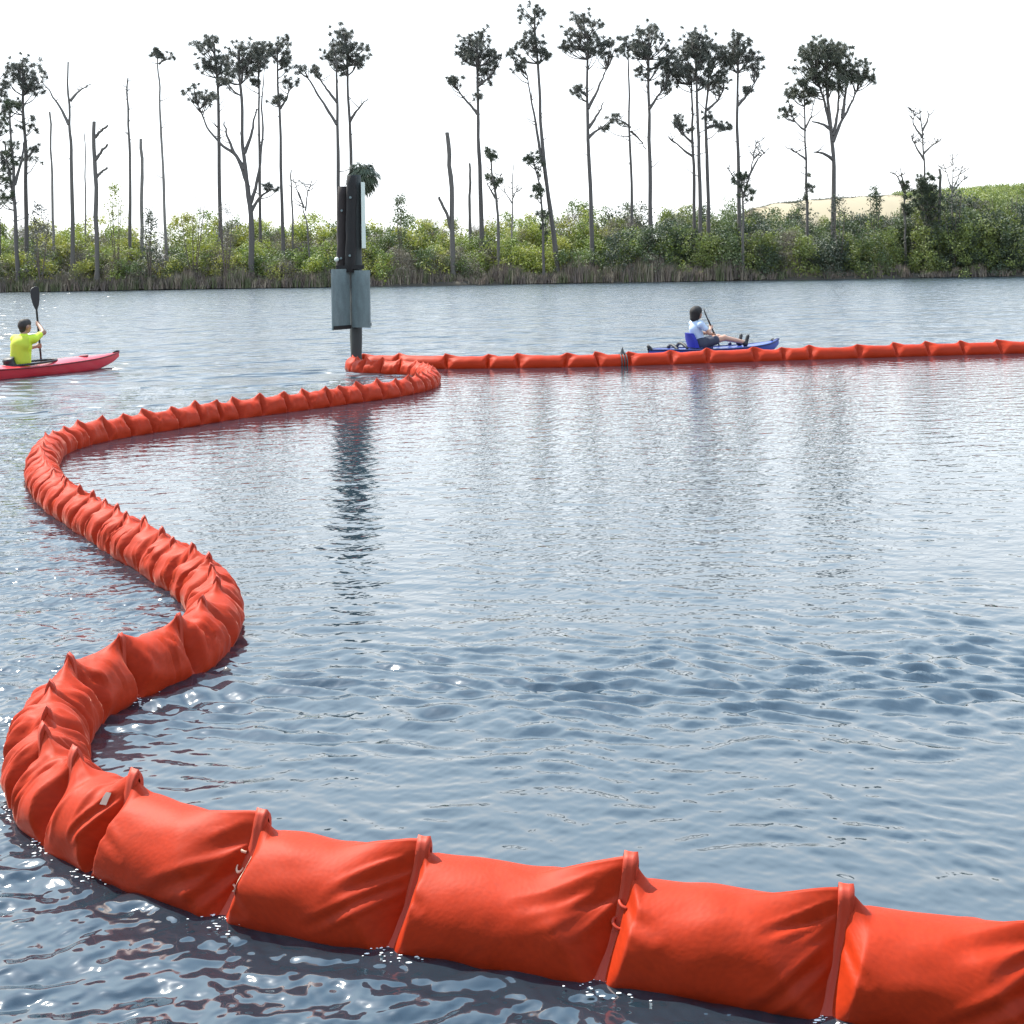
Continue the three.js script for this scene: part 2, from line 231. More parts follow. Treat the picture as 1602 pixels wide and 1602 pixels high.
/* ------------------------------------------------------------------ trees */
const bark = mat(0.085, 0.076, 0.070, 0.95), deadwood = mat(0.10, 0.09, 0.08, 0.95), paleWood = mat(0.17, 0.155, 0.14, 0.95);
const needles = mat(0.080, 0.086, 0.066, 0.7, { transmission: 0.25, thickness: 0 }), leaves = mat(0.078, 0.088, 0.056, 0.7, { transmission: 0.3, thickness: 0 }), vine = mat(0.045, 0.062, 0.026, 0.8, { transmission: 0.25, thickness: 0 });
function tuftInto(pos, idx, p, R, r, n = 52) {
  const up = 0.25;
  for (let i = 0; i < n; i++) {
    const d = V(r() - 0.5, r() - 0.5 + up * 0.5, r() - 0.5).normalize(), s = new THREE.Vector3().crossVectors(d, V(r() - 0.5, r() - 0.5, r() - 0.5)).normalize().multiplyScalar(0.017 + 0.018 * r()), L = R * (0.7 + 0.8 * r()), o = pos.length / 3, b = R * 0.08, jx = (r() - 0.5) * R * 0.5, jy = (r() - 0.5) * R * 0.5, jz = (r() - 0.5) * R * 0.5;
    pos.push(p.x + jx + d.x * b - s.x, p.y + jy + d.y * b - s.y, p.z + jz + d.z * b - s.z, p.x + jx + d.x * b + s.x, p.y + jy + d.y * b + s.y, p.z + jz + d.z * b + s.z, p.x + jx + d.x * L + s.x * 0.3, p.y + jy + d.y * L - L * 0.1, p.z + jz + d.z * L + s.z * 0.3);
    idx.push(o, o + 1, o + 2);
  }
}
let treeSeed = 100;
/* trunk and limbs as polylines, base first; foliage as [cx, cy, rx, ry, tufts] */
function tree(name, label, category, group, depth, trunks, o = {}) {
  const r = rng(treeSeed++), m = FOCAL / depth, base = at(trunks[0][0][0], trunks[0][0][1], depth); base.y = 0.3;
  const g = thing(name, label, category, base, group), loc = (x, y, dz = 0) => at(x, y, depth + dz).sub(base);
  const curves = trunks.map((t, k) => { const dz = k ? (r() - 0.5) * 1.6 : 0, p = t.map(([x, y], i) => loc(x, y, dz * (k ? clamp(i / (t.length - 1)) : 0))); if (!k || o.clump) { const b = p[0].clone(); b.y = -0.4; b.x += 0.02; p.unshift(b); } return p; });
  const wood = o.wood || (o.dead ? deadwood : bark);
  curves.forEach((p, k) => { const ps = [], ix = [], w = (o.width || 8) / 2 / m * (k && !o.clump ? 0.6 : 1); limb(ps, ix, p, w * 1.15, Math.max(0.03, w * (o.taper ?? 0.35)), 7, p.length * 4, 0.12, treeSeed * 7 + k); part(k && !o.clump ? 'limb' : 'trunk', geom(ps, ix), wood, g); });
  const splines = curves.map((p) => new THREE.CatmullRomCurve3(p));
  const bp = [], bi = [], fp = [], fi = [];
  function nearestBelow(q, drop) { let best = null, bd = 1e9; for (const c of splines) for (let i = 4; i <= 24; i++) { const w = c.getPoint(i / 24); const d = Math.hypot(w.x - q.x, w.z - q.z) + Math.abs(w.y - (q.y - drop)) * 1.3; if (d < bd) { bd = d; best = w; } } return best; }
  for (const [cx, cy, rx0, ry0, n0] of o.foliage || []) {
    const rx = rx0 * 1.3, ry = ry0 * 1.28, n = Math.round(n0 * 1.7);
    const hubs = []; for (let i = 0; i < Math.max(2, Math.round(n / 3.4)); i++) { const a = r() * 6.283, q = Math.sqrt(r()) * 0.85; hubs.push([cx + Math.cos(a) * rx * q, cy + Math.sin(a) * ry * q, (r() - 0.5) * 1.5 * rx / m]); }
    for (const h of hubs) {
      const e = loc(h[0], h[1], h[2]), s = nearestBelow(e, Math.hypot(e.x, 1) * 0.1 + rx / m * 0.6), mid = s.clone().lerp(e, 0.55); mid.y -= 0.12 * s.distanceTo(e);
      limb(bp, bi, [s, mid, e], 0.06, 0.03, 5, 5, 0.1, treeSeed + h[0]);
      const k = Math.max(2, Math.round(n / hubs.length));
      for (let i = 0; i < k; i++) { const p = e.clone().add(V((r() - 0.5) * 1.25, (r() - 0.45) * 0.95, (r() - 0.5) * 1.25).multiplyScalar(Math.min(1.2, 0.35 + rx / m * 0.4))); tuftInto(fp, fi, p, (o.tuft || 0.33) * (0.75 + 0.5 * r()), r); if (r() < 0.4) limb(bp, bi, [e, e.clone().lerp(p, 0.6), p], 0.022, 0.012, 4, 2); }
    }
  }
  for (let i = 0; i < (o.twigs || (o.foliage ? 9 : 0)); i++) {
    const c = splines[Math.floor(r() * splines.length)], t = mixf(o.twigFrom ?? 0.45, 0.98, r()), s = c.getPoint(t), a = r() * 6.283, L = (o.twigLength || 1.2) * (0.4 + 0.9 * r()), e = s.clone().add(V(Math.cos(a) * L, L * (0.25 + 0.6 * r()), Math.sin(a) * L * 0.6)), mid = s.clone().lerp(e, 0.5); mid.y -= L * 0.1;
    limb(bp, bi, [s, mid, e], 0.05, 0.02, 4, 3);
    if (o.fine) for (let k = 0; k < o.fine; k++) { const f = s.clone().lerp(e, 0.3 + 0.7 * r()), b = r() * 6.283, l = L * 0.45 * (0.4 + r()); limb(bp, bi, [f, f.clone().add(V(Math.cos(b) * l, l * (0.2 + 0.8 * r()), Math.sin(b) * l))], 0.026, 0.014, 3, 1); }
  }
  if (bp.length) part('branches', geom(bp, bi), wood, g).userData.kind = 'stuff';
  if (fp.length) part('crown', geom(fp, fi), o.green || needles, g);
  return g;
}
const PINES = 'slash pines standing above the scrub', SNAGS = 'dead snags above the scrub';
tree('pine_tree', 'pine cut by the photograph edge, dark needles hanging down its length', 'pine', PINES, 106, [[[-2, 400], [-4, 250], [-6, 110]]], { width: 9, foliage: [[-4, 130, 14, 28, 26], [2, 200, 12, 40, 22], [4, 280, 12, 40, 20]] });
tree('pine_tree', 'pine with a rounded crown beside the dead branch reaching up to it', 'pine', PINES, 108, [[[42, 400], [40, 250], [36, 150], [36, 95]]], { width: 8, foliage: [[38, 118, 27, 24, 62], [20, 165, 12, 12, 12], [50, 142, 12, 12, 14], [44, 195, 9, 12, 8], [46, 250, 11, 24, 12]] });
tree('pine_tree', 'crooked vine hung pine low between two taller pines at the frame edge', 'pine', PINES, 104, [[[28, 430], [24, 330], [20, 250], [16, 170]], [[24, 320], [12, 260], [6, 220]], [[23, 290], [36, 240], [38, 210]]], { width: 8, green: vine, foliage: [[16, 180, 14, 20, 18], [20, 240, 12, 30, 16], [8, 300, 10, 30, 14]] });
tree('dead_tree', 'bare thin pale snag left of the snag with two raised branches', 'dead tree', SNAGS, 109, [[[84, 400], [82, 280], [78, 175]]], { wood: paleWood, width: 5, taper: 0.6 });
tree('dead_tree', 'tall dark snag with one long branch rising on either side', 'dead tree', SNAGS, 105, [[[114, 400], [112, 250], [108, 180], [107, 97]], [[108, 195], [96, 172], [82, 150], [67, 128]], [[110, 158], [122, 144], [142, 131]]], { dead: true, width: 8, taper: 0.3, twigs: 10, twigLength: 0.5 });
tree('dead_tree', 'faint slender snag between the branched snag and a broken stump', 'dead tree', SNAGS, 111, [[[134, 400], [134, 300], [132, 208]]], { wood: paleWood, width: 4, taper: 0.4 });
tree('dead_tree', 'broken topped dark snag with stubs up its right side', 'dead tree', SNAGS, 104, [[[152, 420], [150, 300], [147, 190]], [[150, 250], [160, 235], [169, 226]], [[150, 278], [158, 270], [168, 262]], [[149, 215], [158, 205], [170, 196]]], { dead: true, width: 8, taper: 0.7, twigs: 4, twigLength: 0.4 });
tree('dead_tree', 'tall thin snag with short twigs near its top', 'dead tree', SNAGS, 108, [[[203, 400], [203, 260], [200, 180], [198, 122]]], { wood: deadwood, width: 6, taper: 0.4, twigs: 16, twigLength: 0.45, twigFrom: 0.55 });
tree('dead_tree', 'short straight pole snag beside the slender tufted pine', 'dead tree', SNAGS, 109, [[[222, 400], [222, 300], [221, 217]]], { wood: paleWood, width: 6, taper: 0.8 });
tree('pine_tree', 'slender pale pine with only a small tuft at its top', 'pine', PINES, 108, [[[260, 400], [255, 260], [250, 150], [247, 92]], [[249, 100], [256, 94], [263, 92]]], { wood: paleWood, width: 6, foliage: [[244, 82, 8, 7, 9], [261, 90, 8, 6, 7]], tuft: 0.28 });
tree('pine_tree', 'straight pine whose full crown rises left of the forked pine', 'pine', PINES, 109, [[[346, 400], [343, 260], [340, 150], [336, 70]]], { width: 8, foliage: [[333, 80, 24, 26, 50], [345, 112, 18, 16, 24], [318, 104, 10, 10, 8]] });
tree('pine_tree', 'many limbed forked pine with tufts on a long limb sweeping left', 'pine', PINES, 105, [[[393, 420], [392, 330], [384, 270], [380, 230], [377, 150], [374, 80]], [[386, 285], [370, 245], [345, 225], [325, 200], [310, 165]], [[382, 265], [360, 225], [350, 190]], [[392, 318], [402, 285], [410, 220], [411, 140]], [[382, 240], [395, 205], [400, 170]], [[393, 330], [408, 308], [424, 296]]], { width: 10, foliage: [[374, 92, 22, 24, 44], [398, 92, 20, 24, 40], [300, 146, 14, 8, 12], [318, 156, 16, 10, 16], [348, 128, 12, 10, 12], [424, 296, 8, 7, 7]] });
tree('pine_tree', 'pine directly right of the forked pine, crown merging with it', 'pine', PINES, 110, [[[408, 400], [406, 260], [404, 150], [405, 80]]], { width: 6, foliage: [[410, 90, 16, 20, 28], [392, 122, 10, 9, 8]] });
tree('pine_tree', 'pine with a small leaning crown and separate lower tufts', 'pine', PINES, 107, [[[443, 400], [440, 260], [436, 150], [433, 72]], [[438, 170], [448, 155], [456, 132]], [[437, 165], [430, 158], [426, 154]]], { width: 7, foliage: [[438, 82, 17, 20, 34], [457, 130, 9, 6, 8], [430, 156, 10, 8, 10], [448, 100, 8, 8, 8]] });
tree('dead_tree', 'thin bare pole between the small crowned pine and the sign post', 'dead tree', SNAGS, 108, [[[459, 400], [457, 320], [456, 266]]], { wood: deadwood, width: 4, taper: 0.5 });
tree('dead_tree', 'small leaning bare tree with splayed twigs near the sign post', 'dead tree', SNAGS, 106, [[[484, 400], [478, 340], [468, 300]], [[478, 330], [482, 300], [490, 280]], [[476, 325], [464, 295], [462, 285]]], { wood: deadwood, width: 4, taper: 0.3, twigs: 14, twigLength: 0.9, fine: 2 });
tree('pine_tree', 'pine with a long bare limb reaching left, behind the sign post', 'pine', PINES, 107, [[[531, 400], [529, 260], [527, 150], [524, 75]], [[527, 195], [505, 160], [485, 128], [476, 108]], [[527, 160], [508, 135], [492, 112]]], { width: 8, foliage: [[472, 108, 6, 5, 6], [494, 110, 9, 8, 10], [520, 85, 18, 12, 18]] });
tree('pine_tree', 'full crowned pine rising straight above the sign post', 'pine', PINES, 109, [[[552, 400], [549, 260], [545, 150], [540, 60]], [[547, 190], [560, 170], [576, 154]]], { width: 8, foliage: [[538, 64, 18, 18, 36], [556, 84, 18, 18, 34], [524, 88, 14, 14, 18], [540, 110, 10, 8, 8]], twigs: 8 });
tree('dead_tree', 'thick broken snag standing alone right of the palm', 'dead tree', SNAGS, 104, [[[709, 420], [706, 300], [700, 207]], [[706, 360], [697, 330], [686, 308]]], { dead: true, width: 9, taper: 0.75, twigs: 3, twigLength: 0.7, twigFrom: 0.9 });
tree('dead_tree', 'short stub snag between the broken snag and a pine', 'dead tree', SNAGS, 109, [[[736, 400], [735, 310], [734, 255]]], { wood: deadwood, width: 6, taper: 0.6 });
tree('pine_tree', 'pine with a broad domed crown and two detached lower tufts', 'pine', PINES, 107, [[[754, 400], [750, 260], [747, 150], [745, 60]], [[749, 180], [732, 160], [712, 135]], [[747, 135], [757, 128], [764, 122]]], { width: 9, foliage: [[745, 72, 22, 24, 52], [768, 96, 16, 14, 30], [724, 88, 13, 10, 18], [711, 130, 11, 9, 14], [762, 122, 11, 9, 14], [746, 150, 10, 6, 6]], twigs: 8 });
tree('dead_tree', 'dark curved trunk hung with vine leaves between two pines', 'dead tree', SNAGS, 105, [[[780, 400], [777, 320], [770, 270], [764, 236]], [[775, 310], [760, 285]], [[774, 300], [784, 272]]], { dead: true, width: 6, green: vine, foliage: [[766, 244, 9, 10, 9], [772, 275, 8, 18, 9]], twigs: 10, twigLength: 0.6 });
tree('dead_tree', 'small grey bare tree with upright twigs left of the leaning pine', 'dead tree', SNAGS, 108, [[[801, 400], [801, 310], [803, 255]], [[801, 318], [788, 296]], [[801, 312], [811, 292]]], { wood: paleWood, width: 4, taper: 0.3, twigs: 12, twigLength: 0.7, fine: 2 });
tree('pine_tree', 'tallest pine, leaning, with a narrow crown touching the top of the picture', 'pine', PINES, 105, [[[872, 420], [862, 340], [851, 260], [845, 180], [843, 100], [836, 30]], [[850, 260], [842, 220], [834, 170], [824, 118]]], { width: 9, foliage: [[832, 22, 15, 14, 26], [828, 62, 18, 14, 28], [812, 88, 14, 16, 22], [842, 86, 12, 12, 20], [815, 110, 12, 8, 10]], tuft: 0.3 });
tree('pine_tree', 'short vine covered stem at the foot of the leaning pine', 'pine', PINES, 104, [[[850, 400], [848, 330], [840, 270], [832, 248]]], { width: 5, green: vine, foliage: [[830, 250, 10, 7, 9], [840, 290, 9, 30, 16], [848, 350, 9, 20, 10]] });
tree('pine_tree', 'pine with a wide spreading crown and bare branches on its right side', 'pine', PINES, 106, [[[926, 400], [922, 260], [919, 160], [918, 60]], [[921, 200], [934, 180], [945, 160]], [[920, 170], [935, 140], [950, 105]], [[921, 215], [932, 205], [940, 200]], [[919, 150], [910, 143], [898, 140]]], { width: 9, foliage: [[912, 50, 24, 26, 56], [945, 75, 22, 18, 42], [890, 72, 14, 12, 18], [905, 144, 11, 7, 11]], twigs: 14 });
tree('pine_tree', 'thin pine with a sparse top and one tufted low branch to the left', 'pine', PINES, 110, [[[989, 400], [987, 260], [984, 170], [983, 80]], [[987, 200], [974, 190], [960, 186]], [[987, 205], [1002, 220], [1012, 236]]], { width: 6, foliage: [[980, 70, 12, 12, 16], [966, 188, 12, 6, 10], [950, 202, 6, 4, 4]] });
tree('pine_tree', 'straight pine with a ragged oval crown, left of the three stemmed group', 'pine', PINES, 107, [[[1018, 400], [1016, 260], [1015, 160], [1016, 60]], [[1016, 170], [1026, 155], [1040, 135]]], { width: 9, foliage: [[1018, 68, 24, 26, 50], [1040, 98, 18, 18, 34], [996, 78, 16, 18, 26], [1005, 112, 14, 10, 12], [1042, 136, 12, 9, 12]], twigs: 10 });
tree('pine_tree', 'darkest pine of the close trio, its trunk the middle one', 'pine', PINES, 106, [[[1096, 400], [1094, 260], [1091, 160], [1086, 60]]], { width: 8, foliage: [[1088, 68, 22, 22, 54], [1076, 100, 18, 16, 32], [1100, 110, 16, 18, 32], [1100, 80, 14, 16, 26]] });
tree('pine_tree', 'pine of the close trio with a tufted low branch reaching left', 'pine', PINES, 108, [[[1087, 400], [1085, 260], [1083, 180], [1080, 110]], [[1085, 225], [1068, 210], [1050, 190]], [[1084, 245], [1066, 232], [1045, 212]]], { width: 7, foliage: [[1064, 118, 18, 18, 36], [1060, 192, 14, 7, 13], [1076, 205, 8, 5, 6]] });
tree('pine_tree', 'pine of the close trio nearest the vine wrapped pine, tufts low on its right', 'pine', PINES, 107, [[[1109, 400], [1107, 260], [1105, 180], [1108, 110]], [[1106, 200], [1120, 196], [1132, 204]], [[1106, 172], [1122, 158], [1132, 140]]], { width: 8, foliage: [[1122, 98, 20, 20, 40], [1120, 132, 16, 12, 22], [1126, 200, 14, 7, 13], [1108, 186, 9, 6, 6]] });
tree('pine_tree', 'pine right of the trio, crown drooping to the right in a hook', 'pine', PINES, 107, [[[1157, 400], [1155, 260], [1153, 160], [1154, 70]], [[1154, 165], [1168, 150], [1180, 130]]], { width: 8, foliage: [[1155, 62, 14, 16, 26], [1158, 88, 22, 16, 38], [1180, 100, 12, 18, 22], [1142, 92, 13, 10, 16], [1176, 136, 8, 8, 7]] });
tree('dead_tree', 'bushy bare tree with fine twigs wrapped in vine at the foot of a pine', 'dead tree', SNAGS, 104, [[[1162, 400], [1162, 320], [1160, 280]], [[1162, 310], [1175, 265], [1184, 218]], [[1161, 300], [1148, 278], [1138, 262]], [[1170, 280], [1185, 250], [1197, 238]]], { wood: deadwood, width: 6, taper: 0.3, green: vine, foliage: [[1160, 281, 9, 7, 12], [1166, 306, 8, 14, 10]], twigs: 26, twigLength: 0.9, fine: 3, twigFrom: 0.6 });
tree('broadleaf_tree', 'thin spindly tree with a sparse leafy top beside the big rounded tree', 'tree', 'leafy trees before the dune', 107, [[[1264, 400], [1262, 300], [1260, 220], [1256, 140]], [[1261, 205], [1248, 195], [1238, 178]], [[1260, 200], [1268, 185], [1272, 165]], [[1262, 250], [1248, 240], [1232, 232]]], { width: 6, green: leaves, foliage: [[1246, 142, 14, 12, 24], [1266, 148, 12, 10, 16], [1232, 174, 11, 9, 14], [1262, 285, 8, 24, 12]], twigs: 16, tuft: 0.3 });
tree('broadleaf_tree', 'large tree with a wide rounded crown on a many forked trunk', 'tree', 'leafy trees before the dune', 106, [[[1304, 420], [1304, 320], [1303, 240], [1298, 180], [1292, 110]], [[1303, 222], [1314, 195], [1330, 165], [1344, 130]], [[1303, 212], [1310, 180], [1312, 120]], [[1303, 205], [1288, 195], [1270, 190]], [[1300, 200], [1290, 160], [1276, 115]], [[1304, 250], [1288, 240], [1272, 238]], [[1318, 185], [1322, 150], [1328, 120]]], { width: 10, green: leaves, foliage: [[1290, 84, 22, 18, 60], [1312, 94, 22, 18, 60], [1338, 112, 22, 14, 46], [1264, 98, 20, 18, 46], [1276, 122, 16, 10, 22], [1306, 126, 22, 12, 36], [1356, 128, 10, 6, 10], [1252, 128, 8, 10, 10], [1272, 145, 9, 6, 8]], twigs: 14 });
tree('dead_tree', 'tall bare tree with fine twigs rising from a dark leafy column', 'dead tree', SNAGS, 106, [[[1449, 400], [1447, 300], [1445, 240], [1440, 168]], [[1446, 250], [1432, 228], [1424, 210]], [[1445, 240], [1458, 228], [1466, 222]], [[1443, 215], [1430, 195], [1430, 172]], [[1443, 205], [1452, 185], [1452, 170]]], { wood: deadwood, width: 6, taper: 0.25, green: vine, foliage: [[1447, 296, 15, 22, 60], [1450, 330, 17, 20, 50]], tuft: 0.3, twigs: 34, twigLength: 0.8, fine: 3, twigFrom: 0.55 });
tree('dead_tree', 'low fan shaped bare tree with pale twigs near the green hill', 'dead tree', SNAGS, 107, [[[1491, 400], [1490, 310], [1490, 240]], [[1490, 300], [1478, 262]], [[1491, 296], [1506, 262]], [[1491, 300], [1512, 276]]], { wood: paleWood, width: 4, taper: 0.3, twigs: 26, twigLength: 0.9, fine: 3, twigFrom: 0.6 });
tree('dead_tree', 'short thick stub between the two bare twiggy trees', 'dead tree', SNAGS, 106, [[[1471, 400], [1470, 320], [1470, 264]]], { dead: true, width: 5, taper: 0.8 });
tree('dead_tree', 'small bare tree with vine wrapped stem before the sand', 'dead tree', SNAGS, 106, [[[1417, 400], [1415, 330], [1414, 286]], [[1414, 300], [1404, 276], [1396, 270]], [[1414, 292], [1408, 262]]], { wood: deadwood, width: 5, taper: 0.4, green: vine, foliage: [[1415, 312, 5, 24, 18]], twigs: 14, twigLength: 0.8, fine: 2 });

/* single bushes that stand out of the scrub */
function bush(name, label, px, py, w, depth, hue, thin, seed) {
  const r = rng(seed), top = at(px, py, depth), b = V(top.x, 0.3, -depth), g = thing(name, label, 'bush', b, 'bushes standing out of the scrub'), m = FOCAL / depth, R = w / 2 / m, H = top.y - 0.3, sp = [], si = [], src = leafClump(seed, 14, thin ? 0.9 : 0.6, thin ? 0.07 : 0.42), gs = [];
  for (let k = 0; k < 5; k++) { const a = r() * 6.283; limb(sp, si, [V(0, -0.2, 0), V(Math.cos(a) * R * 0.3, H * 0.4, Math.sin(a) * R * 0.3), V(Math.cos(a) * R * 0.6, H * (0.7 + 0.25 * r()), Math.sin(a) * R * 0.6)], 0.06, 0.02, 5, 5); }
  for (let k = 0; k < 90; k++) { const a = r() * 6.283, v = Math.pow(r(), 0.8), rr = R * Math.sqrt(Math.max(0.05, 1 - v * v)) * Math.pow(r(), 0.4), s = 0.24 + 0.2 * r(); gs.push(src.clone().applyMatrix4(new THREE.Matrix4().compose(V(Math.cos(a) * rr, v * H, Math.sin(a) * rr), new THREE.Quaternion().setFromEuler(new THREE.Euler(r() * 6, r() * 6, r() * 6)), V(s, s, s)))); }
  part('stems', geom(sp, si), stemMat, g); part('foliage', mergeGeometries(gs), mat(...hue, 0.75, { transmission: 0.35, thickness: 0 }), g);
}
bush('shrub', 'sunlit yellow green sapling between two thin snags', 180, 290, 34, 104.6, [0.22, 0.25, 0.05], false, 301);
bush('shrub', 'broad greyish brown bush left of the forked pine', 300, 305, 66, 105.5, [0.085, 0.08, 0.062], true, 302);
bush('shrub', 'low greyish bush under the straight pine left of the fork', 352, 322, 40, 104.5, [0.095, 0.085, 0.07], true, 303);
bush('shrub', 'dark round bush near the slender tufted pine', 234, 326, 34, 104, [0.05, 0.065, 0.03], false, 304);
bush('shrub', 'dark grey bush at the foot of the two leftmost pines', 62, 320, 48, 104, [0.07, 0.072, 0.055], false, 305);
bush('shrub', 'small dark bush poking up right of the palm', 626, 304, 26, 106, [0.07, 0.10, 0.03], false, 306);
bush('shrub', 'dark leafy bush in front of the sand, left of the vine wrapped stem', 1368, 290, 26, 106, [0.055, 0.075, 0.03], false, 307);
bush('shrub', 'dark bush under the low fan shaped bare tree', 1490, 290, 46, 105, [0.035, 0.05, 0.025], false, 308);
bush('shrub', 'bright green bush at the picture edge before the green hill', 1570, 296, 70, 106, [0.13, 0.17, 0.035], false, 309);
bush('shrub', 'dark bush below the big rounded tree', 1312, 308, 46, 104.5, [0.035, 0.05, 0.024], false, 310);

/* the cabbage palm seen past the sign post */
{
  const d = 104, b = at(563, 420, d); b.y = 0.3; const g = thing('palm_tree', 'cabbage palm with a drooping crown just behind the sign post', 'palm', b), top = at(567, 270, d).sub(b), r = rng(55);
  part('trunk', limbGeo([V(0, -0.4, 0), V(0.05, top.y * 0.5, 0), top.clone()], 0.2, 0.16, 9, 14), bark, g);
  const fg = mat(0.05, 0.066, 0.03, 0.7, { transmission: 0.25, thickness: 0 });
  for (let k = 0; k < 60; k++) {   // each frond a stalk and a fan of drooping blades
    const a = k * 2.4, up = mixf(1.1, -0.9, k / 59), p = [], ix = [], dir = V(Math.cos(a) * Math.cos(up), Math.sin(up), Math.sin(a) * Math.cos(up) * 0.9), L = 0.7 + 0.45 * r(), hub = top.clone().addScaledVector(dir, L); hub.y -= 0.12;
    limb(p, ix, [top.clone(), top.clone().addScaledVector(dir, L * 0.5), hub], 0.03, 0.015, 4, 3);
    const side = new THREE.Vector3().crossVectors(dir, V(0, 1, 0)).normalize();
    for (let q = -6; q <= 6; q++) { const w = q / 6 * 1.3, e = hub.clone().addScaledVector(dir, Math.cos(w) * 0.75).addScaledVector(side, Math.sin(w) * 0.8); e.y -= 0.5 + 0.6 * r(); const mid = hub.clone().lerp(e, 0.55); mid.y += 0.12; const o = p.length / 3, s = side.clone().multiplyScalar(0.075); p.push(hub.x, hub.y, hub.z, mid.x - s.x, mid.y, mid.z - s.z, mid.x + s.x, mid.y, mid.z + s.z, e.x, e.y, e.z); ix.push(o, o + 1, o + 2, o + 1, o + 3, o + 2); }
    part('frond', geom(p, ix), fg, g);
  }
}

/* ------------------------------------------------------------------ sign post in the water */
{
  const d = 22.2, m = FOCAL / d, b = at(557, 570, d); b.y = 0; const g = thing('sign_post', 'dark timber piling with weathered sign panels, standing where the boom turns', 'sign post', b);
  const loc = (x, y) => at(x, y, d).sub(b), dark = mat(0.010, 0.009, 0.009, 0.85), brown = mat(0.024, 0.018, 0.017, 0.9), pale = mat(0.55, 0.60, 0.54, 0.7), tide = mat(0.03, 0.035, 0.034, 0.8);
  const grain = dataTex(256, (u, v) => { const k = 0.86 + 0.06 * tileNoise(u, v, 3, 3) + 0.05 * tileNoise(u, v, 22, 8); return [k * 0.96, k, k]; }, true);
  const steel = mat(0.20, 0.235, 0.24, 0.6, { map: grain }), steel2 = steel;
  part('piling', limbGeo([V(0, -1.2, 0), loc(557, 500), loc(556, 400), loc(555, 274)], 0.105, 0.115, 14, 18), tide, g);
  part('timber', limbGeo([loc(535, 424), loc(536, 360), loc(537, 292)], 0.11, 0.105, 8, 10), brown, g);
  part('timber', limbGeo([loc(549, 426).add(V(0, 0, 0.14)), loc(551, 340).add(V(0, 0, 0.14)), loc(552, 276).add(V(0, 0, 0.14))], 0.10, 0.095, 8, 10), dark, g);
  const strip = new THREE.BoxGeometry(0.065, 1.2, 0.3); strip.rotateY(0.1); const s = part('edge_board', strip, pale, g, 'pale board seen edge on'); s.position.copy(loc(568.5, 337));
  const panel = (x0, x1, y0, y1, turn, mm, label) => { const a = loc(x0, y0), c = loc(x1, y1), w = Math.abs(c.x - a.x) / Math.cos(turn), q = part('sign_panel', new THREE.BoxGeometry(w, a.y - c.y, 0.03), mm, g, label); q.position.set((a.x + c.x) / 2, (a.y + c.y) / 2, 0.13 + Math.abs(Math.sin(turn)) * w / 2); q.rotation.y = turn; return q; };
  const lp = panel(525, 549, 421, 514, 0.95, steel2, 'panel whose face turns away from the sun'), rp = panel(552, 583, 423, 511, -0.62, steel, 'pale grey green panel');
  for (const [q, c] of [[lp, 0], [rp, 1]]) for (const k of [-1, 1]) { const w = q.geometry.parameters.width, h = q.geometry.parameters.height; const bt = part('batten', new THREE.BoxGeometry(w * 0.96, 0.06, 0.03), c ? tide : dark, q); bt.position.set(0, k * h * (c ? 0.44 : 0.46), k < 0 && !c ? 0.032 : -0.032); }
  const stud = new THREE.CylinderGeometry(0.022, 0.022, 0.03, 10); stud.rotateX(Math.PI / 2); for (const [x, y, z] of [[535, 404, 0.12], [536, 330, 0.12], [550, 400, 0.25], [551, 310, 0.25]]) part('bolt', stud, steel, g).position.copy(loc(x, y).setZ(z));
  const fit = part('lamp_fitting', new THREE.SphereGeometry(0.045, 14, 10), pale, g, 'small white knob on the lower timber'); fit.position.copy(loc(528, 406).setZ(0.1));
  const br = part('bracket', new THREE.BoxGeometry(0.5, 0.07, 0.07), dark, g); br.position.copy(loc(550, 418)); br.position.z = 0.18;
}

/* ------------------------------------------------------------------ the containment boom */
const fabricMap = dataTex(512, (u, v) => { const a = tileNoise(u, v, 3, 1), b = tileNoise(u, v, 11, 5), c = tileNoise(u, v, 40, 9), s = smooth(0.6, 0.9, b) * 0.04, k = 0.94 + 0.03 * a + 0.03 * c - s; return [k, k - 0.02 * a, k - 0.02 * a]; }, true);
const fabricBump = dataTex(512, (u, v) => { const k = 0.5 + 0.22 * tileNoise(u, v, 9, 21) + 0.16 * (1 - 2 * Math.abs(tileNoise(u, v, 5, 33))) + 0.08 * tileNoise(u, v, 45, 2); return [k, k, k]; });
const fabric = mat(0.39, 0.0250, 0.0026, 0.58, { map: fabricMap, bumpMap: fabricBump, bumpScale: 0.0016, specularIntensity: 0.35, sheen: 0.3, sheenColor: new THREE.Color(1, 0.55, 0.42), sheenRoughness: 0.45 });
const webbing = mat(0.37, 0.026, 0.0036, 0.62), cordMat = mat(0.62, 0.42, 0.30, 0.8), whiteTape = mat(0.62, 0.50, 0.38, 0.7), clampMat = mat(0.03, 0.03, 0.032, 0.5);
const boom = thing('containment_boom', 'long orange fabric floating boom snaking across the water', 'boom', V(0, 0, 0));
